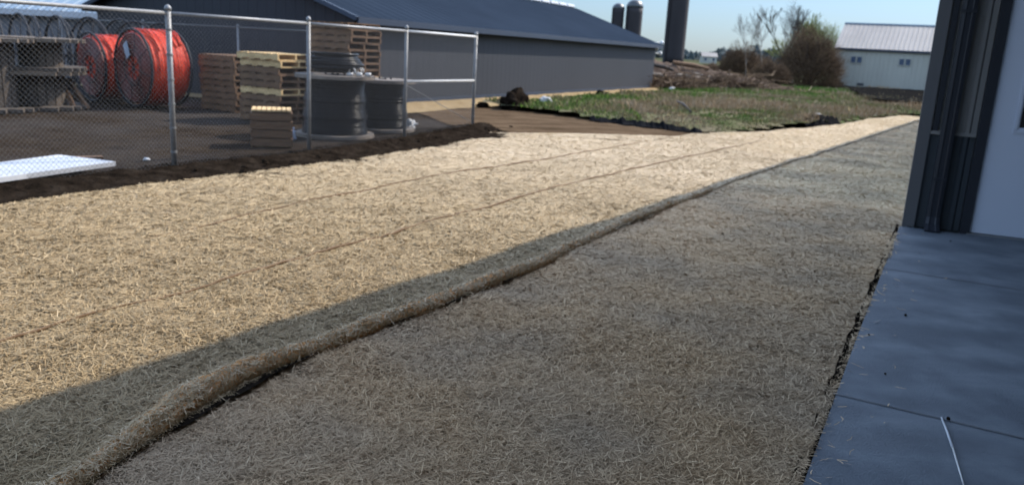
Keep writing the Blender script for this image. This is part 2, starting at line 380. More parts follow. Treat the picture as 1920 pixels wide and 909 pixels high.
# (triangular far end) of the first strip
tri_l = [g(960, 252), g(1080, 253), g(1240, 258)]
v, f = [], []
A = resample([g(960, 252.0), g(1240, 258)], 30); P_b = [p for p in SEAMB]
ye = g(960, 252)[1]
bx = by_y(SEAMB, [ye])[0]
bm = bmesh.new()
far_edge = [g(960, 252), g(1010, 251), g(1080, 252), g(1160, 254), g(1240, 258)]
poly(bm, [(p.x, p.y, .018) for p in far_edge] + [(bx, ye - .02, .018)])
build('blanket_mat', bm, M_straw, b1)
v, f, t_ = strands(9000, (15.5, 16.72), [V(-.11, 15.66), V(2.95, 16.76)], SEAMB, lambda x, y: .02, 18)
raw('straw_layer', v, f, M_strand, b1, t_)
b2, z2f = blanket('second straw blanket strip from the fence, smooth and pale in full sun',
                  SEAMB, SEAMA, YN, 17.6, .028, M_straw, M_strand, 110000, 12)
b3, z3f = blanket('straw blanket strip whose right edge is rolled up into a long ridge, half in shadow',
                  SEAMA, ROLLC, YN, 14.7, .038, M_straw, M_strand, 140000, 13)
b4, z4f = blanket('shaded grey straw blanket strip lying beside the concrete slab',
                  ROLLC, SLABL, YN * .8, 14.7, .012, M_straw_shade, M_strand_shade, 230000, 14, ny=200, nx=50, lmax=.08)
FAR_R = [V(7.83, 14.7), V(14.6, 28.2), V(16.5, 32)]
FAR_L = [V(by_y(ROLLC, [14.7])[0], 14.7), g(1420, 250), g(1560, 238), g(1640, 224), g(1716, 217)]
MIDL = [V(by_y(SEAMA, [14.7])[0], 14.7), g(1330, 253), g(1420, 250), g(1560, 238), g(1640, 224), g(1716, 217)]
MIDR = [V(5.38, 14.7), V(14.40, 28.9)]  # laid along the shadow edge, where the shade-toned straw takes over
blanket('far narrow straw blanket strip running out toward the cream shed, bright in the sun',
        MIDL, MIDR, 14.7, 28.8, .036, M_straw, M_strand, 20000, 15, ny=60, nx=16)
blanket('far end of the shaded grey straw along the building, narrowing toward the dark corner trim',
        MIDR, FAR_R, 14.7, 28.8, .010, M_straw_shade, M_strand_shade, 20000, 16, ny=60, nx=16)

# orange brown edge cords on the seams
def cord(line, ya, yb, zf, r, parent, n=220, wob=.02, mt=None):
    bm = bmesh.new(); ys_ = ya * (yb / ya) ** np.linspace(0, 1, n); xs_ = by_y(line, ys_)
    pts = [(x + wob * fbm(y * 2.2, 9.1), y, zf(x, y) + .004 + .005 * fbm(y * 9, 2)) for x, y in zip(xs_, ys_)]
    tube(bm, pts, [max(r * (1 + .7 * fbm(y * 3, 5.5)) * min(1, .15 + abs(y - ya) * .8, .2 + (yb - y) * .4), .001) for y in ys_], 5)
    build('edge_cord', bm, mt or M_cord, parent, True)
cord(SEAMA, 1.6, 17, lambda x, y: z3f(x, y) + .017, .008, b3)
cord(SEAMB, 6.0, 16.5, lambda x, y: z2f(x, y) + .016, .007, b2)

# the rolled edge ridge
def rolled_edge():
    n, k = 420, 26
    ys_ = 1.4 * (14.6 / 1.4) ** np.linspace(0, 1, n); xs_ = by_y(ROLLC, ys_)
    # smooth the centre line
    ker = np.ones(17) / 17; xp = np.r_[xs_[0] + (xs_[:8] - xs_[8]), xs_, xs_[-1] + (xs_[-8:] - xs_[-9])]
    xs_ = np.convolve(np.r_[2 * xs_[0] - xs_[8:0:-1], xs_, 2 * xs_[-1] - xs_[-2:-10:-1]], ker, 'valid')
    vs = []; nr = []
    for i in range(n):
        y = ys_[i]; x = xs_[i] + .05 * fbm(y * .9, 4.4)
        j = min(i + 1, n - 1); j0 = max(i - 1, 0)
        t = Vector((xs_[j] - xs_[j0], ys_[j] - ys_[j0], 0)).normalized(); side = Vector((t.y, -t.x, 0))   # toward the slab
        d = math.hypot(x, y)
        r = np.interp(y, [1.4, 2.5, 3.2, 4.5, 7, 10, 14], [.036, .052, .064, .062, .044, .028, .014]) * (1 + .15 * fbm(y * 1.3, 7.7))
        for q in range(k):
            u = q / (k - 1)
            a = math.pi * (1.0 - u * 1.42)                        # from left foot over the top and under on the right
            cx = (math.cos(a) - .75) * r; cz = (r * .95 + math.sin(a) * r) * .86
            if u < .35:                                            # left side runs out gently
                f_ = 1 - u / .35; cx -= f_ * f_ * r * 1.9; cz = cz * (1 - f_) + (.045) * f_ * .6
            nn = 1 + .10 * fbm(x * 9 + q * .5, y * 9, q * .35)
            p = Vector((x, y, 0)) + side * (cx * nn); vs.append((p.x, p.y, max(cz * nn, .012) + .004))
    f = [(i * k + q, i * k + q + 1, (i + 1) * k + q + 1, (i + 1) * k + q) for i in range(n - 1) for q in range(k - 1)]
    raw('rolled_edge', vs, f, M_roll, b3, smooth=True)
    # strands lying on it
    V0 = np.array(vs).reshape(n, k, 3); rg = np.random.default_rng(5); m_ = 15000
    ii = rg.integers(0, n - 1, m_); qq = rg.integers(2, k - 3, m_)
    c = V0[ii, qq] ; nrm = np.cross(V0[ii, qq + 1] - c, V0[ii + 1, qq] - c); nrm /= np.linalg.norm(nrm, axis=1)[:, None] + 1e-9
    nrm *= np.sign(nrm[:, 2:3] + .3)
    tdir = V0[ii + 1, qq] - c; tdir /= np.linalg.norm(tdir, axis=1)[:, None]; bd = np.cross(nrm, tdir)
    th = rg.normal(0, 1.0, m_)[:, None]; dr = tdir * np.cos(th) + bd * np.sin(th); sd_ = np.cross(nrm, dr)
    Ls = (.02 + .05 * rg.random(m_))[:, None]; W = (.0016 * np.clip(np.hypot(c[:, 0], c[:, 1]) / 3, 1, 4))[:, None]
    o = c + nrm * .006; lift = nrm * Ls * rg.normal(.02, .07, m_)[:, None]
    vv_ = np.stack([o - dr * Ls / 2 - sd_ * W, o - dr * Ls / 2 + sd_ * W, o + dr * Ls / 2 + sd_ * W + lift, o + dr * Ls / 2 - sd_ * W + lift], 1)
    raw('rolled_edge_straw', vv_.reshape(-1, 3), np.arange(m_ * 4).reshape(-1, 4), M_strand, b3, np.repeat(np.clip(rg.normal(.38, .2, m_), 0, 1), 4))
rolled_edge()
# dark strip along the gap under the roll
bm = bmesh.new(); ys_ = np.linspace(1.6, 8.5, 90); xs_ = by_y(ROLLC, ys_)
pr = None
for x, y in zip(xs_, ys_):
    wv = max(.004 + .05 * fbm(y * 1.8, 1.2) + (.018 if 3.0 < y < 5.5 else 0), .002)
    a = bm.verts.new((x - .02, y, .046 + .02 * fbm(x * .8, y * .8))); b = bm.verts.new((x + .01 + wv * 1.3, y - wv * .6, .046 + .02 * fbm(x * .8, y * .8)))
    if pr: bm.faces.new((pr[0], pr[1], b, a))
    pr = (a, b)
tag(build('roll_gap_strip', bm, M_soil), kind='structure')

# yard, soil bank, dirt track, sand strip
FENCE = [V(-6.3, 5.75), V(-4.05, 9.52), V(-2.93, 11.39), V(-1.93, 13.82), V(-.94, 16.7)]
def heightsheet(name, poly_fn, xr, yr, step, zf, material, kind='structure'):
    X = np.arange(xr[0], xr[1], step); Y = np.arange(yr[0], yr[1], step); idx = {}; vs = []; fs = []
    def vid(i, j):
        if (i, j) not in idx:
            idx[(i, j)] = len(vs); vs.append((X[i], Y[j], zf(X[i], Y[j])))
        return idx[(i, j)]
    for j in range(len(Y) - 1):
        for i in range(len(X) - 1):
            if poly_fn(X[i] + step / 2, Y[j] + step / 2):
                fs.append((vid(i, j), vid(i + 1, j), vid(i + 1, j + 1), vid(i, j + 1)))
    return tag(raw(name, vs, fs, material, smooth=True), kind=kind)
def inside(P):
    P = [(p[0], p[1]) for p in P]
    def fn(x, y):
        c = False; j = len(P) - 1
        for i in range(len(P)):
            if (P[i][1] > y) != (P[j][1] > y) and x < (P[j][0] - P[i][0]) * (y - P[i][1]) / (P[j][1] - P[i][1]) + P[i][0]: c = not c
            j = i
        return c
    return fn
yard_poly = [V(-26, 2), V(-8, 2), *FENCE, V(1.5, 22), V(6, 38), V(-8, 38), V(-30, 30)]
heightsheet('yard_gravel', inside(yard_poly), (-26, 7), (2, 38), .4, lambda x, y: -.015 + .012 * fbm(x * .7, y * .7), M_yard)
bank_poly = [V(-8.2, 3.0), *[p + V(-.22, .12, 0) for p in FENCE], V(-.7, 17.2), V(-.3, 16.1), *[Vector((p.x + .25, p.y - .15, 0)) for p in reversed(LEFTB)], V(-6.5, 3)]
def dist_fence(x, y):
    fx = by_y(FENCE, [y])[0]; return x - fx
def bank_z(x, y):
    return .012 + .05 * max(0, 1 - abs(dist_fence(x, y) - .15) / .5) + .03 * fbm(x * 3.2, y * 3.2) + .03 * abs(fbm(x * 7, y * 7, 4))
heightsheet('soil_bank', inside(bank_poly), (-8.3, 1.5), (3, 17.8), .07, lambda x, y: min(bank_z(x, y), .018 if dist_fence(x, y) > 1.0 else 9), M_soil)
track_poly = [g(886, 243), g(960, 257), g(1100, 258), g(1250, 262), g(1330, 256), g(1300, 240), g(1200, 226), g(1060, 216), g(940, 205), V(-3.2, 21.5), V(-1.5, 17.0)]
heightsheet('dirt_track', inside(track_poly), (-4, 6), (14.5, 23), .1, lambda x, y: .004 + .012 * fbm(x * .9, y * 2.4) + .008 * fbm(x * 5, y * 5), M_track)

BB = V(-3.89, 19.25, 0); BD = V(.43917, .89840, 0); BN = V(-.8984, .43917, 0)      # barn near corner, its long and cross directions
BL = 23.43
bm = bmesh.new()
pr = None
for i in range(60):
    s = -1.0 + i * .43; wv = 1.25 + .3 * fbm(s * .6, 3)
    p = BB + BD * s - BN * -.1; q = BB + BD * s - BN * wv
    a = bm.verts.new((p.x, p.y, .10 + .03 * fbm(s, 1))); b = bm.verts.new((q.x, q.y, .012))
    c = bm.verts.new((p.x * .5 + q.x * .5, p.y * .5 + q.y * .5, .09 + .04 * fbm(s * 2, 8)))
    if pr: bm.faces.new((pr[0], pr[2], c, a)); bm.faces.new((pr[2], pr[1], b, c))
    pr = (a, b, c)
tag(build('sand_strip', bm, M_sand, smooth=True), kind='structure')
bm = bmesh.new()
q0 = BB + BN * 8.8 - BD * .3; q1 = BB - BD * .05
poly(bm, [(q1.x, q1.y, .03), (q0.x, q0.y, .03), (q0.x - .3, q0.y - .7, .012), (q1.x - .3, q1.y - .7, .012)])
tag(build('sand_strip', bm, M_sand), kind='structure')

# grass field
field_poly = [g(948, 207), g(1060, 219), g(1120, 228), g(1200, 233), g(1260, 243), g(1310, 250), g(1420, 248), g(1500, 240), g(1560, 234), g(1640, 220), V(14.6, 30.8), V(20, 33), V(46, 52), V(46, 75), V(2, 75), V(5.6, 42), BB + BD * 22 - BN * 1.3, BB + BD * 4 - BN * 1.35]
fin = inside(field_poly)
def fz(x, y):
    e = max(0, min(1, (y - (18.2 + abs(x - 4.5) * .35)) / 1.2)) if x < 9 else max(0, min(1, (y - (22.5 + (x - 9) * 1.35)) / 2))
    return .01 + e * (.13 + .09 * fbm(x * .35, y * .35)) + .03 * fbm(x * 2, y * 2) * (y < 40)
heightsheet('grass_field', fin, (-3, 46), (17.5, 75), .5, lambda x, y: fz(x, y) - .02, M_field)
def blades():
    rg = np.random.default_rng(3); n = 150000
    y = 17.8 * (62 / 17.8) ** rg.random(n); x = -2 + rg.random(n) * (y * .62 + 2)
    ok = np.array([fin(a, b) for a, b in zip(x, y)]); x, y = x[ok], y[ok]; n = len(x)
    z = np.array([fz(a, b) for a, b in zip(x, y)]) - .03
    gr = np.array([fbm(a * .22, b * .3, 2.2) + .5 * fbm(a * 1.1, b * 1.1, 7) for a, b in zip(x, y)])
    # greener beside the barn and in the far band, drier toward the blanket
    side = (x - BB.x) * (-BN.x) + (y - BB.y) * (-BN.y)
    rel = np.interp(side, [1, 3, 6, 10, 14], [.36, .45, .8, .95, .85]); rel = np.where(y > 37, .25, rel); rel = np.where((y > 44) & (x > 19), .5, rel)
    rel = np.where((x < 3) & (y > 19) & (y < 24), .15, rel)
    tone = np.clip(rel + gr * .75 + rg.normal(0, .13, n), 0, 1)
    h = (.05 + .15 * rg.random(n) ** 1.5) * np.clip((side - 0) * 0 + np.clip((y - 18) / 5, .45, 1), .3, 1) * np.clip(.6 + gr, .5, 1.6) * np.where(tone > .6, 1.25, 1); wv = (.012 + .02 * rg.random(n)) * np.clip(y / 20, 1, 2.4)
    th = rg.random(n) * 6.28; lx, ly = rg.normal(0, .35, n) * h, rg.normal(0, .35, n) * h
    a = np.c_[x - np.cos(th) * wv, y - np.sin(th) * wv, z]; b = np.c_[x + np.cos(th) * wv, y + np.sin(th) * wv, z]; c = np.c_[x + lx, y + ly, z + h]
    vs = np.stack([a, b, c], 1).reshape(-1, 3)
    tag(raw('grass', vs, np.arange(n * 3).reshape(-1, 3), M_blade, tone=np.repeat(tone, 3)), kind='stuff')
blades()
# near-black ground patch at the foot of the cream shed
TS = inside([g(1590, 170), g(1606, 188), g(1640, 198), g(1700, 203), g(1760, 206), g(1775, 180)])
heightsheet('dark_ground', TS, (12, 34), (30, 64), .5, lambda x, y: .26 + .10 * abs(fbm(x * .8, y * .8)), M_darkpatch)

# ================================================================== BUILDINGS
# --- main slate barn
def barn():
    r = empty('metal_barn', BB); tag(r, 'long low slate grey metal barn with blue gabled roof behind the fence', 'barn')
    D, N = BD, BN; L, Wd, ze, zr = BL, 8.8, 2.2, 3.7
    z = V(0, 0, 1)
    def P(s, w, h): return tuple(D * s + N * w + z * h)
    bm = bmesh.new(); ribwall(bm, P(0, 0, 0), P(L, 0, 0), -.1, ze - .01, -N, .3, .003)
    ribwall(bm, P(0, Wd, 0), P(L, Wd, 0), -.1, ze - .01, N)
    build('side_wall', bm, M_barnwall, r)
    gz = lambda t: ze + (zr - ze) * (1 - abs(2 * t - 1)) - .012
    bm = bmesh.new(); ribwall(bm, P(0, 0, 0), P(0, Wd, 0), -.1, gz, -D, .3, .007)
    build('gable_wall', bm, M_barnwall, r)
    bm = bmesh.new(); ribwall(bm, P(L, 0, 0), P(L, Wd, 0), -.1, gz, D, .3, .015); build('gable_wall', bm, M_barnwall, r)
    o = .28; sl = (zr - ze) / (Wd / 2); zo = ze - sl * o
    for w0, w1 in ((-o, Wd / 2), (Wd + o, Wd / 2)):
        bm = bmesh.new(); ribroof(bm, P(-.25, w0, zo), P(L + .25, w0, zo), P(-.25, w1, zr), P(L + .25, w1, zr), .45, .008, .05)
        build('roof', bm, M_barnroof, r)
    bm = bmesh.new()                                          # fascia, rake boards, gutter
    for w0 in (-o, Wd + o):
        a, b = Vector(P(-.25, w0, zo - .07)), Vector(P(L + .25, w0, zo - .07)); c = (a + b) / 2
        box(bm, c, (.05, (b - a).length, .15), -math.atan2(D.x, D.y))
    build('fascia', bm, M_barntrim, r)
    for s in (-.27, L + .27):
        for w0 in (-o, Wd + o):
            bm = bmesh.new(); tube(bm, [P(s, w0, zo - .04), P(s, Wd / 2, zr - .04)], .07, 4); build('rake_board', bm, M_barntrim, r)
    bm = bmesh.new()
    random.seed(3)
    for i in range(12):                                       # ridge cap pieces, sun glint put in as pale colour
        s0 = L - 12.0 + i * 1.0
        tube(bm, [P(s0 + .05, Wd / 2, zr + .07), P(s0 + .9, Wd / 2, zr + .07)], .10, 6)
    build('ridge_glint', bm, M_whitep, r)
    bm = bmesh.new(); s = P(L * .5, -.03, 0)
    box(bm, Vector(P(L / 2, -.03, .1)), (.05, L, .16), -math.atan2(D.x, D.y)); build('base_trim', bm, M_barntrim, r)
    for (s, w, h) in ((L + .35, .05, 1.95), (L + .45, -.15, 2.22), (L + .5, -.1, 1.72)):
        bm = bmesh.new(); bmesh.ops.create_icosphere(bm, subdivisions=2, radius=.11, matrix=Matrix.Translation(P(s, w, h)))
        tube(bm, [P(L, .1, h), P(s, w, h)], .02, 5)
        build('lamp', bm, M_whitef, r, True)
barn()
# --- pale building at the left edge
def left_building():
    a = V(-19.5, 25.2, 0); b = V(-11.2, 25.5, 0); d = (b - a).normalized(); n = V(-d.y, d.x, 0); L = (b - a).length
    r = empty('metal_shed', a); tag(r, 'pale grey metal shed with light blue roof and white eave at far left', 'shed')
    bm = bmesh.new(); ribwall(bm, (0, 0), tuple(d * L)[:2], -.1, 1.86, -n, .3, .02); ribwall(bm, tuple(d * L)[:2], tuple(d * L + n * 7)[:2], -.1, 1.86, d); build('wall', bm, M_palewall, r)
    bm = bmesh.new(); z = V(0, 0, 1)
    ribroof(bm, -n * .3 + z * 1.95 - d * .3, d * (L + .3) - n * .3 + z * 1.95, n * 4 + z * 3.3 - d * .3, d * (L + .3) + n * 4 + z * 3.3)
    ribroof(bm, n * 8.3 + z * 1.95 - d * .3, d * (L + .3) + n * 8.3 + z * 1.95, n * 4 + z * 3.3 - d * .3, d * (L + .3) + n * 4 + z * 3.3)
    build('roof', bm, M_paleroof, r)
    bm = bmesh.new(); box(bm, d * L / 2 - n * .32 + z * 1.87, (L + .6, .05, .17), math.atan2(d.y, d.x)); build('eave_board', bm, M_whitep, r)
left_building()
# --- cream shed on the right far side
def far_shed():
    a = V(22.17, 59.34, 0); b = V(27.59, 56.46, 0); d = (b - a).normalized(); n = V(-d.y, d.x, 0); L = 13.0; z = V(0, 0, 1)
    r = empty('metal_shed', a); tag(r, 'cream metal shed with bright roof and two small windows beyond the field', 'shed')
    ze, zr, hw = 2.85, 4.65, 3.6
    bm = bmesh.new(); ribwall(bm, (0, 0), tuple(d * L)[:2], -.1, ze, -n, .3, .02); build('front_wall', bm, M_shedwall, r)
    gz = lambda t: ze + (zr - ze) * (1 - abs(2 * t - 1)) - .01
    for s in (0, L):
        bm = bmesh.new(); ribwall(bm, tuple(d * s)[:2], tuple(d * s + n * 2 * hw)[:2], -.1, gz, -d if s == 0 else d); build('gable_wall', bm, M_shedwall, r)
    bm = bmesh.new(); ribroof(bm, -n * .15 + z * (ze - .02) - d * .1, d * (L + .2) - n * .15 + z * (ze - .02), n * hw + z * zr - d * .1, d * (L + .2) + n * hw + z * zr, .3, .04); build('roof', bm, M_shedroof, r)
    bm = bmesh.new(); ribroof(bm, n * (2 * hw + .15) + z * (ze - .02) - d * .1, d * (L + .2) + n * (2 * hw + .15) + z * (ze - .02), n * hw + z * zr - d * .1, d * (L + .2) + n * hw + z * zr); build('roof', bm, M_shedroof, r)
    bm = bmesh.new(); box(bm, d * L / 2 - n * .17 + z * (ze - .07), (L + .2, .04, .13), math.atan2(d.y, d.x)); build('gutter', bm, M_barntrim, r)
    bm = bmesh.new(); tube(bm, [n * hw + z * (zr + .03) - d * .1, n * hw + z * (zr + .03) + d * (L + .1)], .07, 6); build('ridge_cap', bm, M_paleroof, r)
    for s in (1.45, 4.55, 7.65):
        for k in (-.2, .2):
            bm = bmesh.new(); box(bm, d * (s + k) - n * .035 + z * 2.08, (.30, .05, .40), math.atan2(d.y, d.x)); w_ = build('window', bm, M_winglass, r)
            bm = bmesh.new()
            for dz in (-.22, .22): box(bm, d * (s + k) - n * .045 + z * (2.08 + dz), (.36, .05, .04), math.atan2(d.y, d.x))
            for dx in (-.17, .17): box(bm, d * (s + k + dx) - n * .045 + z * 2.08, (.04, .05, .44), math.atan2(d.y, d.x))
            build('frame', bm, M_shedwall, w_)
    bm = bmesh.new()
    for k in range(3): box(bm, d * 1.95 - n * .03 + z * (.36 + .06 * k), (.5 - .08 * abs(k - 1), .05, .035), math.atan2(d.y, d.x))
    build('wall_vent', bm, M_barntrim, r)
far_shed()

# --- our building, right: corner, siding, downspout, door and roof that shades the slab
CC = V(4.11, 8.44, 0); WU = V(.93, -.37, 0).normalized(); WO = V(-WU.y, WU.x, 0) * -1      # along the front, outward (toward the camera)
WD = V(.535, .845, 0).normalized()
def our_building():
    r = empty('metal_building', CC); tag(r, 'dark grey metal building corner with downspout and white door at right', 'building')
    z = V(0, 0, 1); ang = math.atan2(WU.y, WU.x); H = 5.0
    # front facade pieces: s measured along WU from the corner
    bm = bmesh.new(); ribwall(bm, tuple(WU * .1)[:2], tuple(WU * .53)[:2], 1.02, H - .05, WO, .19, .022, .07); build('upper_siding', bm, M_sideup, r)
    bm = bmesh.new(); ribwall(bm, tuple(WU * .1)[:2], tuple(WU * .53)[:2], .02, 1.0, WO, .19, .022, .07); build('lower_siding', bm, M_sidelow, r)
    bm = bmesh.new(); box(bm, WU * .315 + WO * .012 + z * 1.01, (.43, .05, .035), ang); build('sill_trim', bm, M_sideup, r)
    bm = bmesh.new()
    box(bm, WU * .055 + WO * .015 + z * H / 2, (.115, .055, H - .04), ang)
    build('corner_trim', bm, M_trim, r)
    bm = bmesh.new(); box(bm, WU * .155 + WO * .02 + z * 3.0, (.05, .03, 3.95), ang); build('trim_strip', bm, M_spout, r)
    # downspout: corrugated rectangular pipe with an elbow at its foot
    sp = bmesh.new(); c = WU * .265 + WO * .085
    prof = [(-.062, -.04), (-.03, -.048), (-.02, -.04), (.02, -.04), (.03, -.048), (.062, -.04), (.062, .04), (.03, .048), (.02, .04), (-.02, .04), (-.03, .048), (-.062, .04)]
    rings = []
    for zz, oo, sc in ((H - .2, 0, 1), (1.0, 0, 1), (.16, 0, 1), (.08, .03, 1.05), (.025, .13, 1.15)):
        rings.append([sp.verts.new(c + WU * a * sc + WO * (b * sc + oo) + z * max(zz + (b * .3 if oo else 0), .004)) for a, b in prof])
    for i in range(len(rings) - 1):
        for k in range(12): sp.faces.new((rings[i][k], rings[i][(k + 1) % 12], rings[i + 1][(k + 1) % 12], rings[i + 1][k]))
    sp.faces.new(rings[-1])
    d_ = build('downspout', sp, M_spout, r)
    for zz in (.55, 2.2):
        bm = bmesh.new(); box(bm, c + z * zz, (.132, .100, .03), ang); build('strap', bm, M_spout, d_)
    # door frame and door
    s0, s1 = .60, 1.62
    bm = bmesh.new()
    box(bm, WU * (s0 - .02) + WO * .02 + z * 1.35, (.09, .09, 2.70), ang); box(bm, WU * s1 + WO * .02 + z * 1.35, (.045, .11, 2.70), ang)
    box(bm, WU * (s0 + s1) / 2 + WO * .02 + z * 2.73, (s1 - s0 + .04, .11, .05), ang)
    build('door_frame', bm, M_spout, r)
    dr = empty('door', (0, 0, 0)); dr.parent = r
    bm = bmesh.new()                                          # leaf built round the glass opening
    L0, L1, g0, g1, gz0, gz1 = s0 + .028, s1 - .025, s0 + .285, s1 - .285, 1.12, 2.1
    def pan(a, b, c0, c1): box(bm, WU * (a + b) / 2 + WO * .01 + z * (c0 + c1) / 2, (b - a, .045, c1 - c0), ang)
    pan(L0, L1, .035, gz0); pan(L0, L1, gz1, 2.69); pan(L0, g0, gz0 + .0005, gz1 - .0005); pan(g1, L1, gz0 + .0005, gz1 - .0005)
    build('door_leaf', bm, M_door, dr)
    bm = bmesh.new(); box(bm, WU * (g0 + g1) / 2 + WO * .005 + z * (gz0 + gz1) / 2, (g1 - g0, .02, gz1 - gz0), ang); build('pane', bm, M_glass, dr)
    bm = bmesh.new()
    box(bm, WU * (g0 + g1) / 2 + WO * .036 + z * (gz0 - .035), (g1 - g0 + .1, .018, .035), ang)
    box(bm, WU * (g0 - .03) + WO * .036 + z * (gz0 + gz1) / 2, (.03, .018, gz1 - gz0 + .06), ang)
    build('glazing_bead', bm, M_door, dr)
    for zz in (.28, 1.1, 1.9):
        bm = bmesh.new(); tube(bm, [WU * (L0 - .008) + WO * .05 + z * (zz - .05), WU * (L0 - .008) + WO * .05 + z * (zz + .05)], .009, 8); build('hinge', bm, M_galv, dr)
    bm = bmesh.new(); tube(bm, [WU * (L1 - .07) + WO * .03 + z * .98, WU * (L1 - .07) + WO * .09 + z * .98, WU * (L1 - .19) + WO * .09 + z * .98], .011, 8); build('handle', bm, M_galv, dr)
    bm = bmesh.new(); box(bm, WU * (s0 + s1) / 2 + WO * .03 + z * .014, (s1 - s0, .15, .028), ang); build('threshold', bm, M_galv, r)
    # rest of the front wall, long side wall, near wing wall
    bm = bmesh.new(); ribwall(bm, tuple(WU * 1.65)[:2], tuple(WU * 2.6)[:2], .0, H - .05, WO, .19, .022, .07)
    ribwall(bm, tuple(WU * .6)[:2], tuple(WU * 1.65)[:2], 2.77, H - .05, WO, .19, .022, .07)
    build('front_wall', bm, M_sideup, r)
    bm = bmesh.new(); ribwall(bm, (0, 0), tuple(WD * 23)[:2], -.1, H - .05, V(-.866, .5, 0), .3, .02); build('side_wall', bm, M_sideup, r)
    w0 = WU * 2.6; bm = bmesh.new(); ribwall(bm, tuple(w0)[:2], tuple(w0 - WD * 22)[:2], 0, H - .05, V(-.866, .5, 0), .3, .02); build('wing_wall', bm, M_sideup, r)
    # roof: eave line set back so that the shade edge falls on the blanket
    ed = V(.535, .845, 0).normalized(); en = V(ed.y, -ed.x, 0)
    off = 1 / math.tan(SUN_EL) * H; e0 = V(2.22, 9.97, 0) + V(math.sin(SUN_AZ), math.cos(SUN_AZ), 0) * off - CC + en * .14
    a0 = e0 - ed * 26; a1 = e0 + ed * 23.5
    bm = bmesh.new(); slab(bm, [a0 + z * H, a1 + z * H, a1 + en * 9 + z * (H + 2.2), a0 + en * 9 + z * (H + 2.2)], .12); build('roof', bm, M_spout, r)
    bm = bmesh.new(); slab(bm, [a0 + en * 9.02 + z * (H + 2.2), a1 + en * 9.02 + z * (H + 2.2), a1 + en * 18 + z * H, a0 + en * 18 + z * H], .12); build('roof', bm, M_spout, r)
    bm = bmesh.new(); box(bm, (a0 + a1) / 2 - en * .05 + z * (H - .06), (.09, (a1 - a0).length, .14), -math.atan2(ed.x, ed.y)); build('gutter', bm, M_spout, r)
    bm = bmesh.new(); ribwall(bm, tuple(WD * 23)[:2], tuple(WD * 23 + WU * 16)[:2], 0, H - .05, WD, .3, .02); build('end_wall', bm, M_sideup, r)
our_building()
# concrete walk
bm = bmesh.new()
se = [V(.15, .9), V(1.21, 2.92), V(2.07, 4.58), V(4.05, 8.36)]
right = [V(4.05, 8.36) + WU * 2.9, V(4.3, -.2)]
pts = [(p.x, p.y) for p in se] + [(right[0].x, right[0].y), (right[1].x, right[1].y), (1.0, -1.5)]
prism(bm, [(se[0].x - .75, se[0].y - 1.5)] + pts[:-1], -.1, .022)
bmesh.ops.bevel(bm, geom=[e for e in bm.edges if e.verts[0].co.z > 0 and e.verts[1].co.z > 0], offset=.006, segments=2, affect='EDGES')
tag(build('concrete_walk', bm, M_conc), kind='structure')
bm = bmesh.new()
for a, b in ((V(1.65, 3.80), V(3.6, 2.72)), (V(3.06, 6.47), V(4.9, 5.5))):
    d = (b - a).normalized(); n = V(-d.y, d.x, 0) * .007; k = 24; pr = None
    for i in range(k + 1):
        p = a.lerp(b, i / k); q = bm.verts.new((p.x - n.x, p.y - n.y, .026)); q2 = bm.verts.new((p.x + n.x, p.y + n.y, .026))
        if pr: bm.faces.new((pr[0], q, q2, pr[1]))
        pr = (q, q2)
tag(build('concrete_joint', bm, M_joint), kind='structure')
# dirt gap beside the walk
bm = bmesh.new(); pr = None
for i in range(120):
    y = 1.0 + i * .0625; x = by_y(SLABL, [y])[0]; wv = .03 + .02 * fbm(y * 4, 6)
    a = bm.verts.new((x - wv, y + .01, .03 + .012 * fbm(y * 5, 2))); b = bm.verts.new((x + .022, y, .004))
    if pr: bm.faces.new((pr[0], pr[1], b, a))
    pr = (a, b)
tag(build('soil_gap', bm, M_soil), kind='structure')
# straw ridge frayed along the walk edge
# stray straws blown onto the walk
SL2 = [p + V(.55, -.25, 0) for p in SLABL[:4]]
v, f, t_ = strands(420, (1.6, 8.2), [p + V(-.03, 0, 0) for p in SLABL[:4]], SL2, lambda x, y: .024, 77, lift=.002, lmax=.06)
v = v.reshape(-1, 6, 3); keep = RNG.random(len(v)) < np.exp(-(v[:, 0, 0] - by_y(SLABL, v[:, 0, 1])) * 9); v = v[keep]; n_ = len(v)
f = np.concatenate([np.arange(n_)[:, None] * 6 + np.array([0, 1, 3, 2]), np.arange(n_)[:, None] * 6 + np.array([2, 3, 5, 4])])
tag(raw('stray_straw', v.reshape(-1, 3), f, M_strand_shade, tone=np.full(n_ * 6, .5)), kind='stuff')
# white stick on the walk
bm = bmesh.new()
a, b, c = g(1765, 782, .03), g(1786, 838, .035), g(1812, 925, .03)
tube(bm, [a, a.lerp(b, .5) + V(.002, 0, 0), b], [.0035, .0055, .006], 8)
tag(build('plastic_stick', bm, M_whitep, smooth=True), 'thin white plastic rod lying on the concrete walk, bottom right', 'rod')
st = bpy.context.scene.objects['plastic_stick']
bm = bmesh.new(); tube(bm, [b, b.lerp(c, .5), c], [.0042, .0038, .003], 8); build('rod_tail', bm, M_whitef, st, True)
# small specks of gravel on the walk
for k, (x, y) in enumerate(((1629, 627), (1778, 784), (1782, 452), (1698, 590), (1660, 700))):
    bm = bmesh.new(); p = g(x, y, .03); bmesh.ops.create_icosphere(bm, subdivisions=2, radius=.006 + .003 * (k % 2), matrix=Matrix.Translation(p))
    for v_ in bm.verts: v_.co += Vector((fbm(v_.co.x * 90, v_.co.y * 90), fbm(v_.co.y * 90, v_.co.z * 90), 0)) * .003
    tag(build('pebble', bm, M_soil, smooth=True), 'small dark pebble lying on the shaded concrete walk', 'pebble', 'pebbles on the concrete walk')

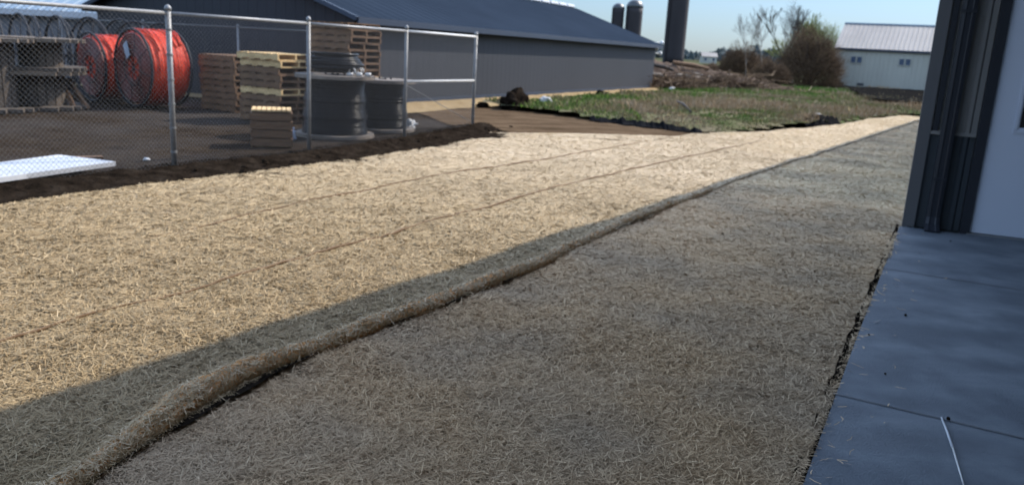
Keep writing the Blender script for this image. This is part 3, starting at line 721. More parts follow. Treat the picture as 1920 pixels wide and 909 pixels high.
# ================================================================== SILOS AND FAR THINGS
def silo(x, w_px, top_px, dist, label, dome=True, base_x=None):
    c = at(x, 100, dist); r_ = w_px / 2 / FPX * dist; top = at(x, top_px, dist).z
    r = empty('silo', (c.x, c.y, 0)); tag(r, label, 'silo')
    bm = bmesh.new(); zt = top - (r_ * .95 if dome else 0); prof = []; zz = 0
    while zz < zt:
        prof += [(r_, zz)]; zz += 1.5
    prof += [(r_, zt)]
    lathe(bm, prof, 32); build('barrel', bm, M_silo, r, True)
    bm = bmesh.new()
    if dome: lathe(bm, [(r_ * 1.03 * math.cos(a), zt + .02 + r_ * .95 * math.sin(a)) for a in np.linspace(0, 1.5, 8)], 32)
    else: lathe(bm, [(r_ * 1.03, zt), (r_ * 1.03, zt + .3), (.3, zt + r_ * .5)], 32)
    build('dome', bm, M_silocap, r, True)
    bm = bmesh.new(); box(bm, V(-r_ * .95, -r_ * .55, zt / 2), (r_ * .22, r_ * .22, zt)); build('chute', bm, M_silo, r)
silo(1153, 22, 6, 250, 'smaller of the two domed farm silos rising behind the barn roof')
silo(1183, 30, -1, 250, 'larger of the two domed farm silos rising behind the barn roof')
silo(1263, 38, -90, 185, 'tall dark round tower silo standing right of the barn end', True)
def farhouse():
    c = at(1327, 121, 290); r = empty('farmhouse', (c.x, c.y, 0)); tag(r, 'tiny pale farmhouse far beyond the brush on the horizon', 'house')
    bm = bmesh.new(); box(bm, V(0, 0, 1.1), (5, 4, 2.4)); build('wall', bm, M_shedwall, r)
    bm = bmesh.new(); a = [V(-2.8, -2.3, 2.2), V(2.8, -2.3, 2.2), V(2.8, 0, 3.6), V(-2.8, 0, 3.6)]; slab(bm, a, .15)
    slab(bm, [V(-2.8, .02, 3.6), V(2.8, .02, 3.6), V(2.8, 2.3, 2.2), V(-2.8, 2.3, 2.2)], .15); build('roof', bm, M_shedroof, r)
    for x in (-1.4, 1.4):
        bm = bmesh.new(); box(bm, V(x, -2.03, 1.3), (.7, .08, .9)); build('window', bm, M_winglass, r)
farhouse()
def fartrees():
    rg = np.random.default_rng(9); vs = []; n = 26000; out = []
    a = rg.uniform(-.55, .75, n); dist = rg.uniform(560, 700, n)
    top = np.array([4 + 7 * max(0, .45 + fbm(q * 26, 1.7)) + (5 if .27 < q < .275 else 0) for q in a])
    x = np.sin(a) * dist; y = np.cos(a) * dist; z = rg.random(n) * top
    s = 1.1 + 1.6 * rg.random(n); d = rg.normal(0, 1, (n, 3)); e = rg.normal(0, 1, (n, 3))
    d /= np.linalg.norm(d, axis=1)[:, None]; e /= np.linalg.norm(e, axis=1)[:, None]
    c = np.c_[x, y, z]; v_ = np.stack([c - d * s[:, None], c + e * s[:, None], c + d * s[:, None]], 1)
    tag(raw('distant_woods', v_.reshape(-1, 3), np.arange(n * 3).reshape(-1, 3), M_farleaf), kind='stuff')
fartrees()

# ---- bare trees and bushes
def ribbon_mesh(name, segs, material, parent, tone=None):
    """segs: list of (p, q, r0, r1) -> thin 3-sided prisms"""
    P = np.array([s[0] for s in segs]); Q = np.array([s[1] for s in segs]); r0 = np.array([s[2] for s in segs])[:, None]; r1 = np.array([s[3] for s in segs])[:, None]
    t = Q - P; t /= np.linalg.norm(t, axis=1)[:, None] + 1e-9
    ref = np.where(np.abs(t[:, 2:3]) > .9, np.array([[1., 0, 0]]), np.array([[0, 0, 1.]])); a = np.cross(t, ref); a /= np.linalg.norm(a, axis=1)[:, None]; b = np.cross(t, a)
    ring = lambda C, r: [C + r * (a * math.cos(k) + b * math.sin(k)) for k in (0, 2.094, 4.189)]
    vs = np.stack(ring(P, r0) + ring(Q, r1), 1); n = len(segs); base = np.arange(n)[:, None] * 6
    f = np.concatenate([base + np.array(q) for q in ((0, 1, 4, 3), (1, 2, 5, 4), (2, 0, 3, 5))])
    tn = np.repeat(RNG.random(n) if tone is None else tone, 6)
    return raw(name, vs.reshape(-1, 3), f, material, parent, tn)
def grow(p, d, L, r, depth, segs, spread=.5, up=.15, k=(2, 3), rmin=.008):
    steps = 3; q = p
    for i in range(steps):
        d = (d + V(random.gauss(0, .10), random.gauss(0, .10), random.gauss(0, .05) + up * .25)).normalized()
        e = q + d * L / steps; r2 = max(r * .86, rmin); segs.append((tuple(q), tuple(e), r, r2)); q = e; r = r2
        if depth > 0 and i > 0:
            for _ in range(random.randint(*k) - 1):
                dd = (d + V(random.gauss(0, spread), random.gauss(0, spread), random.gauss(.05, spread * .5))).normalized()
                grow(q, dd, L * random.uniform(.5, .75), max(r * .55, rmin), depth - 1, segs, spread, up, k, rmin)
    if depth > 0: grow(q, d, L * .7, max(r * .7, rmin), depth - 1, segs, spread, up, k, rmin)
def tree(name, x, y_base, y_top, dist, label, lean, depth, r, mt_trunk, mt_twig, spread, k=(2, 3), group=None, rmin=.01, up=.2):
    c = at(x, y_base, dist); H = at(x, y_top, dist).z
    root = empty(name, (c.x, c.y, 0)); tag(root, label, 'tree', group)
    segs = []; grow(V(0, 0, -.1), V(*lean).normalized(), H * .42, r, depth, segs, spread, up, k, rmin)
    zmax = max(s[1][2] for s in segs); sc = H / zmax
    segs = [(tuple(np.array(a) * sc), tuple(np.array(b) * sc), q, w_) for a, b, q, w_ in segs]
    th = r * .45
    ribbon_mesh('trunk', [s for s in segs if s[2] > th], mt_trunk, root)
    ribbon_mesh('crown', [s for s in segs if s[2] <= th], mt_twig, root)
    return root
random.seed(21)
tree('bare_tree', 1431, 112, 8, 62, 'slim pale bare tree with thin upright branches, left of the leaning one', (-.02, 0, 1), 4, .06, M_barkpale, M_barkpale, .34, (2, 3), rmin=.007)
tree('bare_tree', 1404, 112, 26, 64, 'thinnest pale bare sapling, leftmost of the trees by the brush', (-.06, 0, 1), 4, .045, M_barkpale, M_barkpale, .36, (2, 3), rmin=.006)
T_lean = tree('bare_tree', 1446, 125, 8, 60, 'dark bare tree leaning right beside the big brown bush', (.33, 0, 1), 5, .13, M_bark, M_bark, .30, (2, 3), rmin=.008)
T_bud1 = tree('budding_tree', 1500, 130, 22, 66, 'hazy yellow green budding tree rising behind the brown bush', (.05, 0, 1), 5, .07, M_bark, M_bud, .45, (2, 4), rmin=.009)
T_bud2 = tree('budding_tree', 1538, 135, 52, 66, 'low pale green budding tree between the bush and the cream shed', (.08, 0, 1), 5, .06, M_bark, M_bud, .5, (2, 4), rmin=.009)
def fuzz(root, c, rad, n, mt, thick, seed, name='fine_twigs'):
    rg = np.random.default_rng(seed); segs = []
    for i in range(n):
        d = V(*rg.normal(0, 1, 3)).normalized(); q = rg.random() ** .5; lump = 1 + .35 * fbm(d.x * 1.6 + seed, d.y * 1.6, d.z * 1.6)
        p = V(c[0] + d.x * rad[0] * q * lump, c[1] + d.y * rad[1] * q * lump, c[2] + d.z * rad[2] * q * lump)
        e = p + V(d.x * .5 + rg.normal(0, .3), d.y * .5 + rg.normal(0, .3), .6 + rg.normal(0, .3)).normalized() * rg.uniform(.2, .55)
        segs.append((tuple(p), tuple(e), thick, thick * .5))
    ribbon_mesh(name, segs, mt, root)
def bush(x0, x1, y_base, y_top, dist, label, n, mt=M_twig, name='bush', thick=.016, density_pow=.55, group='brown leafless bushes at the field edge'):
    c = at((x0 + x1) / 2, y_base, dist); hw = (x1 - x0) / 2 / FPX * dist; H = max(at((x0 + x1) / 2, y_top, dist).z, .4)
    root = empty(name, (c.x, c.y, 0)); tag(root, label, 'bush', group)
    rg = np.random.default_rng(int(x0)); segs = []; stems = []
    for i in range(n):
        a = rg.random() * 6.28; rr = hw * rg.random() ** .62; lump = 1 + .45 * fbm(math.cos(a) * 1.6 + x0, math.sin(a) * 1.6, 2)
        px_, py_ = math.cos(a) * rr, math.sin(a) * rr * .8; hh = H * math.sqrt(max(0, 1 - (rr / hw) ** 2 * .8)) * lump
        z = hh * rg.random() ** density_pow
        d = V(px_ / hw + rg.normal(0, .5), py_ / hw + rg.normal(0, .5), .8 + rg.normal(0, .4)).normalized(); Ls = rg.uniform(.3, .8) * max(H / 3, .5)
        p = V(px_, py_, z - Ls * .5); q = p + d * Ls * .6; e = q + (d + V(*rg.normal(0, .4, 3))).normalized() * Ls * .5
        segs += [(tuple(p), tuple(q), thick, thick * .7), (tuple(q), tuple(e), thick * .7, thick * .35)]
    for i in range(26):
        a = rg.random() * 6.28; q = V(math.cos(a) * hw * .75 * rg.random(), math.sin(a) * hw * .6 * rg.random(), H * rg.uniform(.4, .9))
        stems.append((tuple(q * .12 - V(0, 0, q.z * .12)), tuple(q), thick * 2.5, thick))
    ribbon_mesh('stems', stems, M_bark, root); ribbon_mesh('twigs', segs, mt, root)
fuzz(T_lean, (1.15, 0, 4.3), (.75, .8, 1.3), 700, M_bark, .006, 1)
fuzz(T_bud1, (.1, 0, 3.3), (1.0, 1.0, 1.5), 2600, M_bud, .009, 2, 'budding_twigs')
fuzz(T_bud1, (1.3, 0, 3.5), (1.1, 1.0, 1.3), 900, M_bud, .007, 5, 'budding_twigs')
fuzz(T_bud2, (.0, -.6, 2.6), (1.2, .9, 1.9), 3000, M_bud, .009, 3, 'budding_twigs')
fuzz(T_bud1, (.3, -2.6, 2.2), (1.5, .9, 1.5), 1500, M_bud, .008, 9, 'budding_twigs')
bush(1462, 1566, 158, 64, 57, 'largest dense round brown bush, touching the left edge of the cream shed', 5600, thick=.013)
bush(1405, 1478, 165, 118, 55, 'low dark brown bush at the foot of the leaning tree', 4500, thick=.014)
bush(1350, 1415, 160, 92, 70, 'bushy brown thicket left of the pale bare trees', 4500, thick=.016)
bush(1378, 1450, 150, 104, 90, 'long low dark thicket behind the bare trees', 4000, thick=.02)
bush(1300, 1365, 160, 122, 80, 'small dark brown thicket above the right end of the earth mound', 3500, thick=.022)
bush(1535, 1580, 166, 148, 58, 'tiny dark shrub at the foot of the cream shed corner', 900, thick=.016)
# earth mound with timber and brush, right of the barn
def mound():
    c = g(1310, 165); r = empty('earth_mound', (c.x, c.y, 0)); tag(r, 'long brown earth and rubble mound between the barn end and the thicket', 'mound', )
    vs = []; nx_, ny_ = 90, 26
    for j in range(ny_):
        for i in range(nx_):
            x = -4.6 + 11 * i / (nx_ - 1); y = -1.5 + 9 * j / (ny_ - 1); t = j / (ny_ - 1)
            h = np.interp(x, [-4.6, -3.5, -1, 2, 4.5, 6.4], [1.35, 1.55, 1.15, .85, .45, .05]) * math.sin(math.pi * min(1, t * 1.05)) ** .7
            h *= 1 + .35 * fbm(x * .7, y * .7) ; h += .16 * fbm(x * 2.6, y * 2.6) * (h > .1)
            vs.append((x, y, h - .05))
    f = [(j * nx_ + i, j * nx_ + i + 1, (j + 1) * nx_ + i + 1, (j + 1) * nx_ + i) for j in range(ny_ - 1) for i in range(nx_ - 1)]
    raw('soil', vs, f, M_brown, r, smooth=True)
    return c
mc = mound()
random.seed(5)
LBL = ['long grey timber slanting down the earth mound', 'dark plank lying low across the foot of the earth mound', 'short pale board on the left shoulder of the earth mound',
       'thick brown log lying along the top of the earth mound', 'broken dark beam near the barn corner on the earth mound', 'pale timber lying level in the middle of the earth mound',
       'thin dark pole at the right end of the earth mound']
for i, (x0, y0, x1, y1, Y, th, mt) in enumerate(((1300, 138, 1352, 154, 46, .10, M_wood_g), (1240, 154, 1330, 160, 44, .11, M_bark), (1222, 140, 1252, 147, 44, .13, M_wood_g),
                                                (1262, 118, 1330, 130, 47, .14, M_wood_d), (1226, 122, 1262, 132, 45, .12, M_bark), (1268, 142, 1318, 149, 45, .13, M_wood_g), (1330, 150, 1390, 158, 48, .09, M_bark))):
    a, b = at(x0, y0, Y), at(x1, y1, Y + random.uniform(-.6, .6)); c = (a + b) / 2
    bm = bmesh.new(); tube(bm, [a - c, (b - a) * .05 + V(0, 0, .04), b - c], [th * .9, th, th * .7], 7)
    o = build('timber', bm, mt); o.location = c; tag(o, LBL[i], 'timber', 'timbers on the earth mound')
def brushpile(x, y, w_, h, n, label, Y):
    c = at(x, y, Y); r = empty('brush_pile', (c.x, c.y, max(c.z, 0) * 0)); tag(r, label, 'brush pile'); rg = np.random.default_rng(int(x)); segs = []
    for i in range(n):
        p = V(rg.normal(0, w_ * .4), rg.normal(0, .6), abs(rg.normal(0, h * .45))); d = V(rg.normal(0, 1), rg.normal(0, 1), rg.normal(0, .35)).normalized() * rg.uniform(.3, .8)
        segs.append((tuple(p - d), tuple(p + d), .022, .010))
    segs = [(tuple(np.maximum(s[0], (-99, -99, 0))), tuple(np.maximum(s[1], (-99, -99, 0))), s[2], s[3]) for s in segs]
    ribbon_mesh('branches', segs, M_twig, r)
brushpile(1250, 162, 2.4, .6, 700, 'dark tangled heap of cut branches at the barn corner', 41)
brushpile(1360, 163, 3.0, .8, 900, 'flat dark tangle of cut branches before the thicket', 45)

# ---- small debris in the field and by the track
def lump(name, p, size, material, label, cat, seed=0, squash=.6, sub=4, rough_=.35, group=None, parent=None):
    bm = bmesh.new(); bmesh.ops.create_icosphere(bm, subdivisions=sub, radius=1)
    for v_ in bm.verts:
        n_ = 1 + rough_ * fbm(v_.co.x * 1.6 + seed, v_.co.y * 1.6, v_.co.z * 1.6) + rough_ * .4 * fbm(v_.co.x * 5, v_.co.y * 5 + seed, v_.co.z * 5)
        v_.co = Vector((v_.co.x * size[0] * n_, v_.co.y * size[1] * n_, max(v_.co.z, -.25) * size[2] * n_))
    o = build(name, bm, material, parent, True); o.location = p
    if label: tag(o, label, cat, group)
    return o
p = g(962, 208); lump('soil_heap', (p.x, p.y + .3, 0), (.42, .4, .48), M_soil, 'small black heap of soil beside the barn at the start of the grass', 'soil heap', 3, rough_=.5)
p = g(905, 201); lump('soil_clod', (p.x, p.y, .03), (.18, .15, .10), M_soil, 'dark clod on the sand strip beside the end post', 'clod', 5)
p = g(1022, 190, .1); lump('white_bag', (p.x, p.y, .12), (.20, .14, .10), M_whitef, 'crumpled white bag lying at the foot of the barn wall', 'bag', 6, rough_=.6)
p = g(1128, 184); lump('soil_clod', (p.x, p.y, .05), (.25, .2, .22), M_soil, 'dark clod at the foot of the barn wall near the green grass', 'clod', 9)
p = g(1259, 173); lump('white_rag', (p.x, p.y, .12), (.16, .12, .10), M_whitef, 'tiny white scrap in the grass in front of the brush pile', 'litter', 12)
def crumpled_strip(P0, P1, h, label, seed, n=130, name='crumpled_sheet'):
    bm = bmesh.new(); pr = None
    for i in range(n + 1):
        t = i / n; p = Vector(P0).lerp(Vector(P1), t); d = .12 * fbm(t * 7, seed); hh = h * max(.25, .55 + .5 * fbm(t * 14, seed + 3) + .35 * math.sin(t * 3.1))
        ring = [bm.verts.new((p.x + d, p.y + d - .28, .02 + .03 * fbm(t * 20, seed))), bm.verts.new((p.x + d, p.y + d * .6, hh * .75)), bm.verts.new((p.x + d * .6, p.y + .05, hh)), bm.verts.new((p.x + d * .6, p.y + .14, hh * .8)), bm.verts.new((p.x + d, p.y + .3, .02))]
        if pr:
            for k in range(4): bm.faces.new((pr[k], pr[k + 1], ring[k + 1], ring[k]))
        pr = ring
    return tag(build(name, bm, M_plastic, smooth=True), label, 'plastic sheet')
crumpled_strip(g(1105, 226), g(1315, 251), .15, 'long crumpled black strip along the near edge of the grass', 2)  # low crumpled black strip following the near edge of the field
crumpled_strip(g(1505, 236), g(1570, 234), .30, 'short torn black plastic piece standing in the dry grass near the blanket edge', 8, 24)
crumpled_strip(g(1398, 236), g(1452, 235), .12, 'thin flat black plastic scrap in the dry grass left of the torn piece', 5, 20)
p = g(1537, 228); lump('white_bag', (p.x, p.y + .25, .16), (.14, .10, .06), M_whitef, 'small white crumpled bag on the torn black plastic', 'bag', 16)
bm = bmesh.new(); a, b = g(1268, 205), g(1295, 221); tube(bm, [a + V(0, 0, .25), a.lerp(b, .5) + V(0, 0, .26), b + V(0, 0, .15)], [.03, .04, .025], 7)
tag(build('fallen_stick', bm, M_bark, smooth=True), 'dark fallen stick lying in the middle of the grass field', 'stick')
random.seed(11)
for i in range(26):
    t = random.random(); q = FENCE[1].lerp(FENCE[4], t); q = q + V(random.uniform(.1, .8), random.uniform(-.7, .1), 0)
    lump('soil_clod', (q.x, q.y, .05), (random.uniform(.02, .06), random.uniform(.02, .055), random.uniform(.015, .035)), M_soil, 'dark clod of soil on the bank along the fence foot', 'clod', i, sub=2, group='soil clods along the fence')

# ================================================================== FENCES
def fence():
    r = empty('chain_link_fence', (0, 0, 0)); tag(r, 'galvanised chain link fence with bright top rail along the straw, in front of the yard', 'fence')
    H = 1.83
    for i, p in enumerate(FENCE):
        z0 = 0.0; rad = .032 if i in (1, 4) else .027
        bm = bmesh.new(); tube(bm, [p + V(0, 0, -.1), p + V(0, 0, H)], rad, 12); po = build('post', bm, M_galv, r, True)
        bm = bmesh.new(); lathe(bm, [(rad * 1.25, 0), (rad * 1.25, .03), (rad * .9, .05), (.008, .065)], 12, Matrix.Translation(p + V(0, 0, H - .01))); build('post_cap', bm, M_galv, po, True)
    # mesh bands on the end post
    for i in (1, 4):
        for k in range(6):
            bm = bmesh.new(); lathe(bm, [(.038, 0), (.038, .022)], 12, Matrix.Translation(FENCE[i] + V(0, 0, .2 + k * .28))); build('band', bm, M_galv, r)
    for i in range(len(FENCE) - 1):
        a, b = FENCE[i], FENCE[i + 1]
        ht = H - .04
        bm = bmesh.new(); tube(bm, [a + V(0, 0, ht), b + V(0, 0, ht)], .021, 10); build('top_rail', bm, M_galv if i < 3 else M_bright, r, True)
        d = (b - a); L = d.length; d = d / L; nrm = V(d.y, -d.x, 0) * .03
        pitch = .055; segs = []
        hh = H - .07
        for sgn in (1, -1):
            s = -hh
            while s < L + hh:
                s0, s1, z0, z1 = s, s + hh * sgn, .03, .03 + hh
                # clip to 0..L
                def cl(sa, za, sb, zb):
                    if sa == sb: return None
                    lo, hi = 0.0, 1.0
                    for bound, side in ((0, 1), (L, -1)):
                        fa = (sa - bound) * side; fb = (sb - bound) * side
                        if fa < 0 and fb < 0: return None
                        if fa < 0: lo = max(lo, fa / (fa - fb))
                        elif fb < 0: hi = min(hi, fa / (fa - fb))
                    if lo >= hi: return None
                    return (sa + (sb - sa) * lo, za + (zb - za) * lo, sa + (sb - sa) * hi, za + (zb - za) * hi)
                q = cl(s0, z0, s1, z1)
                if q:
                    o = nrm * (1 + .05 * sgn)
                    segs.append((tuple(a + d * q[0] + o + V(0, 0, q[1])), tuple(a + d * q[2] + o + V(0, 0, q[3])), .0014, .0014))
                s += pitch
        ribbon_mesh('wire_mesh', segs, M_wire, r)
    a, b = FENCE[3], FENCE[4]
    bm = bmesh.new(); tube(bm, [a + V(0, 0, .97), b + V(0, 0, .93)], .024, 10); build('brace_rail', bm, M_bright, r, True)
    bm = bmesh.new(); tube(bm, [a + V(0, 0, .92), b + V(0, 0, .08)], .006, 6); build('truss_rod', bm, M_galv, r)
fence()
def backfence():
    a = BB - BD * .9 + BN * -1.0; r = empty('chain_link_fence', (0, 0, 0)); tag(r, 'rear chain link fence in front of the barn gable, behind the pallets', 'fence')
    H = 1.76; sposts = [0.55, 3.7, 6.9, 10.1]
    P = [a + BN * s for s in sposts]
    for p in P:
        bm = bmesh.new(); tube(bm, [p + V(0, 0, -.1), p + V(0, 0, H)], .03, 10); po = build('post', bm, M_galv, r, True)
        bm = bmesh.new(); lathe(bm, [(.04, 0), (.035, .04), (.008, .06)], 10, Matrix.Translation(p + V(0, 0, H - .01))); build('post_cap', bm, M_galv, po, True)
    bm = bmesh.new(); tube(bm, [P[0] + V(0, 0, H - .03), P[-1] + V(0, 0, H - .03)], .021, 8); build('top_rail', bm, M_wire, r, True)
    segs = []; L = (P[-1] - P[0]).length; d = (P[-1] - P[0]) / L; s = 0
    while s < L - 1.6:
        for q in ((s, s + 1.6), (s + 1.6, s)):
            segs.append((tuple(P[0] + d * q[0] + V(0, 0, .05)), tuple(P[0] + d * q[1] + V(0, 0, 1.65)), .0014, .0014))
        s += .08
    ribbon_mesh('wire_mesh', segs, M_wire, r)
backfence()

# ================================================================== YARD THINGS
FA = -math.atan2(.48, .877)          # heading of the yard rows
# --- pallets
def make_pallet(wood, jit):
    r = empty('wooden_pallet'); W, D_, H = 1.05, .95, .125
    rg = random.Random(jit)
    bm = bmesh.new()
    for i in range(7): box(bm, V((i - 3) * (W / 7) * 1.0, 0, H - .009), (W / 7 * .82, D_ + rg.uniform(-.02, .02), .018))
    build('top_deck', bm, wood, r)
    for y in (-D_ / 2 + .02, 0, D_ / 2 - .02):
        bm = bmesh.new(); box(bm, V(0, y, H / 2), (W, .04, H - .04)); build('stringer', bm, wood, r)
    bm = bmesh.new()
    for i in (-3, -1, 1, 3): box(bm, V(i * (W / 7), 0, .009), (W / 7 * .85, D_, .018))
    build('bottom_deck', bm, wood, r)
    return r
PD = make_pallet(M_wood_d, 1); PL = make_pallet(M_wood_l, 2); used = {'d': 0, 'l': 0}
def pallet(kind, loc, rz, label, group):
    src = PD if kind == 'd' else PL
    o = src if not used[kind] else copy_tree(src)
    used[kind] = 1; o.location = loc; o.rotation_euler = (0, 0, rz); tag(o, label, 'pallet', group); return o
random.seed(8)
def stack(x, y, z0, kinds, desc, rz):
    for k, kd in enumerate(kinds):
        pallet(kd, (x + random.uniform(-.03, .03), y + random.uniform(-.03, .03), z0 + k * .128), rz + random.uniform(-.03, .03),
               ('weathered brown' if kd == 'd' else 'fresh pale') + ' wooden pallet in the ' + desc, 'wooden pallets stacked in the yard')
p = g(418, 205); stack(-6.1, 17.6, 0, 'ddddddddd', 'lowest and leftmost pallet stack beside the orange reel', FA)
stack(-4.7, 15.9, 0, 'ddddldddll', 'middle pallet stack behind the wooden crate', FA)
stack(-3.55, 16.7, 0, 'dddddlldddddddd', 'tallest pallet stack behind the black cable spool', FA)
# --- crate
def crate():
    c = g(497, 276); r = empty('wooden_crate', (c.x + .02, c.y + .28, 0), R(16)); tag(r, 'small brown slatted wooden crate with pale top slats, in front of the spool', 'crate')
    W, D_, H = .58, .55, .52
    bm = bmesh.new()
    for s in (-1, 1):
        for k in range(4):
            box(bm, V(0, s * D_ / 2, .07 + k * .125), (W, .02, .105)); box(bm, V(s * W / 2, 0, .07 + k * .125), (.02, D_ - .025, .105))
    build('side_board', bm, M_wood_d, r)
    bm = bmesh.new()
    for k in range(8): box(bm, V(-W / 2 + .04 + k * (W - .08) / 7, 0, H + .015), (.06, D_ + .03, .025))
    build('top_slat', bm, M_wood_l, r)
    bm = bmesh.new()
    for s in (-1, 1):
        for t in (-1, 1): box(bm, V(s * (W / 2 - .035), t * (D_ / 2 - .035), H / 2), (.04, .04, H - .01))
    build('corner_post', bm, M_wood_d, r)
    bm = bmesh.new()
    for s in (-1, 1): box(bm, V(0, s * .2, .008), (W, .09, .016))
    build('skid', bm, M_wood_l, r)
crate()
# --- cable spools lying flat
def spool(c, R_, H, rd, label, group='black cable spools'):
    r = empty('cable_spool', c); tag(r, label, 'cable spool', group)
    for z in (.0, H - .055):
        bm = bmesh.new(); lathe(bm, [(R_, z), (R_, z + .055)], 40); f_ = build('flange', bm, M_wood_g, r)
    bm = bmesh.new()                                          # coiled cable: visible turns
    prof = []; z = .06; t = 0.028
    while z < H - .075:
        rr = rd * (1.02 - .16 * max(0, z / H - .25)) + .012 * math.sin(z * 23) + random.uniform(-.010, .010)
        prof += [(rr - .012, z), (rr + .002, z + t * .2), (rr + .008, z + t * .5), (rr + .002, z + t * .8)]; z += t
    lathe(bm, prof, 40); build('cable_turns', bm, M_black, r, True)
    bm = bmesh.new()
    for k in range(4): a = k * math.pi / 2 + .5; tube(bm, [(math.cos(a) * .16, math.sin(a) * .16, H), (math.cos(a) * .16, math.sin(a) * .16, H + .03)], .02, 6)
    lathe(bm, [(.07, H), (.07, H + .012)], 16); build('hub', bm, M_steel_b, r)
    return r
s1c = g(612, 262); s1c = V(s1c.x, s1c.y + .62, 0)
spool(s1c, .66, 1.02, .52, 'nearer black cable spool on its side, topped with a loose coil')
s2c = g(706, 249); s2c = V(s2c.x, s2c.y + .55, 0)
spool(s2c, .61, .93, .45, 'farther black cable spool standing right of the nearer one')
def coil(c, R_, n, label):
    r = empty('cable_coil', c); tag(r, label, 'cable coil')
    random.seed(31)
    bm = bmesh.new(); z = 0
    for k in range(n):
        a = random.uniform(0, 6); rr = R_ * random.uniform(.6, 1.0)
        torus(bm, rr, .022, Matrix.Translation((random.uniform(-.04, .04), random.uniform(-.04, .04), .022 + z)) @ Matrix.Rotation(random.uniform(-.05, .05), 4, 'X'), 36, 6)
        z += .30 / n
    build('cable_loops', bm, M_black, r, True)
    bm = bmesh.new()
    for k in range(3): torus(bm, .05, .012, Matrix.Translation((R_ * math.cos(-.6 + k * .4), R_ * math.sin(-.6 + k * .4), .05)) @ Matrix.Rotation(1.5, 4, 'X'), 14, 5)
    build('tie', bm, M_whitef, r, True)
coil(s1c + V(-.05, .05, 1.05), .46, 24, 'loose heap of black cable loops lying on top of the nearer spool')
for i, (x, y) in enumerate(((650, 160), (668, 159), (680, 158))):
    q = s1c + V(.30 + .13 * i, -.25 + .1 * i, 1.02)
    bm = bmesh.new(); tube(bm, [(-.05, 0, .03), (.05, .01, .03)], .03, 8)
    o = build('wrapped_end', bm, M_whitef, None, True); o.location = q; tag(o, 'white wrapped cable end lying on the rim of the nearer spool', 'cable end', 'white wrapped cable ends on the spool')
p = g(764, 243); lump('white_bag', (p.x, p.y + .1, .05), (.13, .10, .10), M_whitef, 'small crumpled white plastic at the foot of the third fence post', 'bag', 22, rough_=.7)
p = g(546, 262); lump('white_bag', (p.x, p.y, .05), (.05, .10, .16), M_tag, 'bluish white plastic scrap between the crate and the spool', 'bag', 25, rough_=.6)
p = g(275, 301); lump('pale_stone', (p.x, p.y, .01), (.045, .04, .03), M_whitef, 'pale stone on the gravel near the first post', 'stone', 2, sub=2)
# --- steel reels: two spoked rims on an axle
def steel_reel(c, R_, wdt, az, label, fill=None, group=None, cat='reel'):
    """standing reel, axle horizontal along heading az"""
    r = empty('cable_reel' if fill is None else 'conduit_reel', c, az); tag(r, label, cat, group)
    X = Matrix.Rotation(math.pi / 2, 4, 'Y')
    for s in (-1, 1):
        bm = bmesh.new(); M_ = Matrix.Translation((s * wdt / 2, 0, R_)) @ X
        torus(bm, R_ - .028, .028, M_, 40, 8); torus(bm, R_ * .45, .014, M_, 30, 6)
        for k in range(8):
            a = k * math.pi / 4 + .2; tube(bm, [M_ @ V(.06 * math.cos(a), .06 * math.sin(a), 0), M_ @ V((R_ - .02) * math.cos(a), (R_ - .02) * math.sin(a), 0)], .012, 6)
        build('rim', bm, M_steel_b, r, True)
    bm = bmesh.new(); tube(bm, [(-wdt / 2, 0, R_), (wdt / 2, 0, R_)], .05, 10)
    for k in range(6):
        a = k * math.pi / 3; y_, z_ = R_ * .45 * math.cos(a), R_ * .45 * math.sin(a); tube(bm, [(-wdt / 2, y_, R_ + z_), (wdt / 2, y_, R_ + z_)], .014, 6)
    build('axle', bm, M_steel_b, r)
    if fill:
        bm = bmesh.new(); prof = []; x = -wdt / 2 + .02; t = .05; k = 0
        while x < wdt / 2 - .03:
            e = 1 - abs(2 * (x / wdt)) ** 4 * .12; rr = fill * e * (1 + .012 * math.sin(k * 2.3))
            prof += [(rr - .016, x), (rr, x + t * .3), (rr, x + t * .7)]; x += t; k += 1
        prof = [(.25, prof[0][1])] + prof + [(.25, prof[-1][1])]
        lathe(bm, prof, 44, Matrix.Translation((0, 0, R_)) @ X, .006); build('conduit_turns', bm, M_orange, r, True)
        bm = bmesh.new()
        for q in range(9): torus(bm, .26 + (fill - .3) * q / 9, .024, Matrix.Translation((-wdt / 2 + .012, 0, R_)) @ X @ Matrix.Rotation(q, 4, 'Z'), 40, 6)
        build('side_turns', bm, M_red, r, True)
        bm = bmesh.new(); rg = random.Random(4)            # netting and straps wound over the top
        for q in range(14):
            x_ = -wdt / 2 + wdt * rg.random(); a0 = rg.uniform(-.6, 1.0); pts = []
            for s in range(12):
                a = a0 + s * .16; pts.append((x_ + .1 * math.sin(s * .7 + q) * .4, math.cos(a) * (fill + .012) * 1, R_ + math.sin(a) * (fill + .012)))
            tube(bm, pts, .016, 6)
        build('loose_turns', bm, M_orange, r, True)
    return r
oc = g(268, 203)
orr = steel_reel(V(oc.x + .05, oc.y + .45, 0), .80, .85, R(52), 'big steel reel full of bright orange conduit with a pale tag, beside the first post', .77, cat='conduit reel')
bm = bmesh.new(); q = [(-.46, .30, 1.24), (-.46, .14, 1.34), (-.465, .02, 1.06), (-.465, .16, .96)]
a = [bm.verts.new(v_) for v_ in q]; b = [bm.verts.new((v_[0] - .006, v_[1], v_[2])) for v_ in q]
bm.faces.new(a); bm.faces.new(b[::-1])
for i in range(4): bm.faces.new((a[i], a[(i + 1) % 4], b[(i + 1) % 4], b[i]))
build('tag_sheet', bm, M_tag, orr)
c2 = g(135, 200)
steel_reel(V(c2.x + .0, c2.y + 1.6, 0), .74, .8, R(52), 'smaller reel of orange conduit half hidden behind the wooden reel', .66, cat='conduit reel')
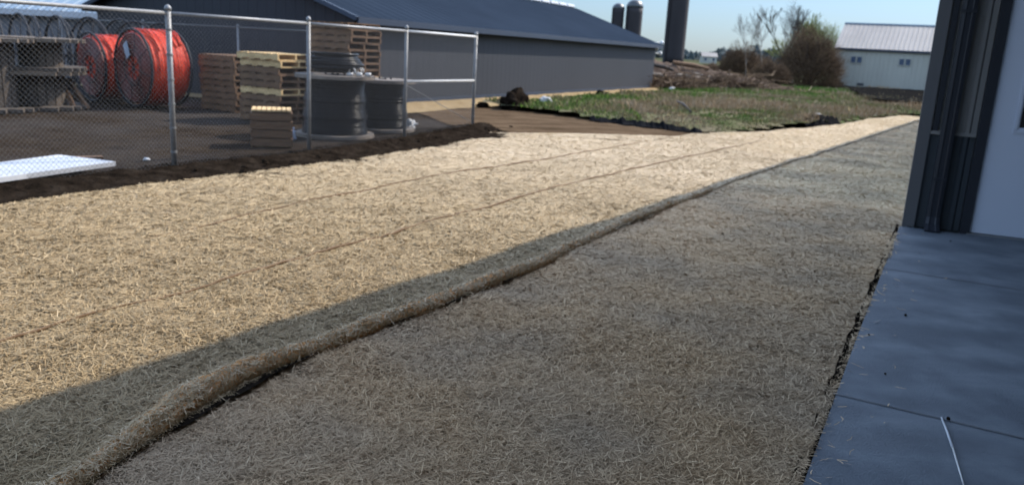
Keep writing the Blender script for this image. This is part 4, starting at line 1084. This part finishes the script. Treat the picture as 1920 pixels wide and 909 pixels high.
for i, (x, Y, lb) in enumerate(((40, 19.6, 'black steel reel frame at the far left behind the wooden reels'), (82, 18.4, 'empty black steel reel between the wooden reels and the small orange coil'),
                               (150, 19.6, 'empty black steel reel rising behind the small orange coil'), (205, 18.9, 'empty black steel reel just left of the big orange conduit reel'),
                               (285, 19.3, 'empty black steel reel mostly hidden behind the big orange conduit reel'))):
    q = at(x, 190, Y); steel_reel(V(q.x, Y, 0), .88 + .015 * (i % 2), .75, R(40 + 6 * i), lb, None, 'empty steel reels in the yard')
# --- wooden reels at the left
def wood_reel(c, R_, H, rd, label, tilt=(0, 0)):
    r = empty('wooden_reel', c); tag(r, label, 'wooden reel', 'wooden reels at the left of the yard'); r.rotation_euler = (tilt[0], tilt[1], .4)
    for k, z in enumerate((0, H - .07)):
        bm = bmesh.new(); n = 9
        for i in range(n):                                    # planked disc
            y = -R_ + (i + .5) * 2 * R_ / n; hw = math.sqrt(max(R_ ** 2 - y ** 2, .01)); box(bm, V(0, y, z + .035), (2 * hw, 2 * R_ / n * .94, .068))
        build('flange', bm, M_wood_t if k else M_wood_r, r)
    bm = bmesh.new(); n = 18
    for i in range(n): a = 2 * math.pi * i / n; box(bm, V(math.cos(a) * rd, math.sin(a) * rd, H / 2), (.035, 2 * math.pi * rd / n * .9, H - .15), a)
    build('drum_stave', bm, M_wood_r, r)
    bm = bmesh.new(); tube(bm, [(0, 0, .0), (0, 0, H + .02)], .06, 8); build('hub', bm, M_steel_b, r)
    return r
q = g(38, 207); wood_reel(V(q.x, q.y + .7, .0), .80, .72, .42, 'lower weathered wooden reel lying flat at the left of the yard')
wood_reel(V(q.x + .02, q.y + .75, .725), .78, .60, .36, 'upper grey wooden reel stacked on the lower one at left')
q = g(-60, 210); wood_reel(V(q.x, q.y + .6, 0), .85, 1.3, .45, 'tall wooden reel partly cut off by the left edge of the view')
q = g(-30, 190, 0)
# leaning timbers beside the reel
for i, (x0, y0, x1, y1) in enumerate(((128, 150, 165, 205), (118, 158, 140, 206))):
    b_ = g(x1, y1); t_ = at(x0, y0, b_.y + .35); c = (b_ + t_) / 2
    bm = bmesh.new(); tube(bm, [b_ - c, t_ - c], .05, 4); o = build('leaning_timber', bm, M_wood_d); o.location = c
    tag(o, ('longer' if i == 0 else 'shorter') + ' dark timber leaning against the stacked wooden reels', 'timber')
# --- white panel on blocks
def panel():
    r = empty('foam_panel', g(80, 318)); o = Vector(r.location); tag(r, 'large white foam panel lying on timber blocks just inside the fence', 'panel')
    q = [g(-60, 312, .13), g(110, 290, .13), g(217, 303, .13), g(150, 312, .13), g(-40, 338, .13)]
    bm = bmesh.new(); a = [bm.verts.new(v_ - o) for v_ in q]; b = [bm.verts.new(v_ - o - V(0, 0, .05)) for v_ in q]
    bm.faces.new(a); bm.faces.new(b[::-1])
    for i in range(len(q)): bm.faces.new((a[i], a[(i + 1) % len(q)], b[(i + 1) % len(q)], b[i]))
    build('sheet', bm, M_whitep, r)
    for x, y in ((40, 320), (150, 306)):
        p_ = g(x, y, 0) - o; bm = bmesh.new(); box(bm, V(p_.x, p_.y, .04), (.5, .1, .078), .6); build('block', bm, M_wood_d, r)
panel()
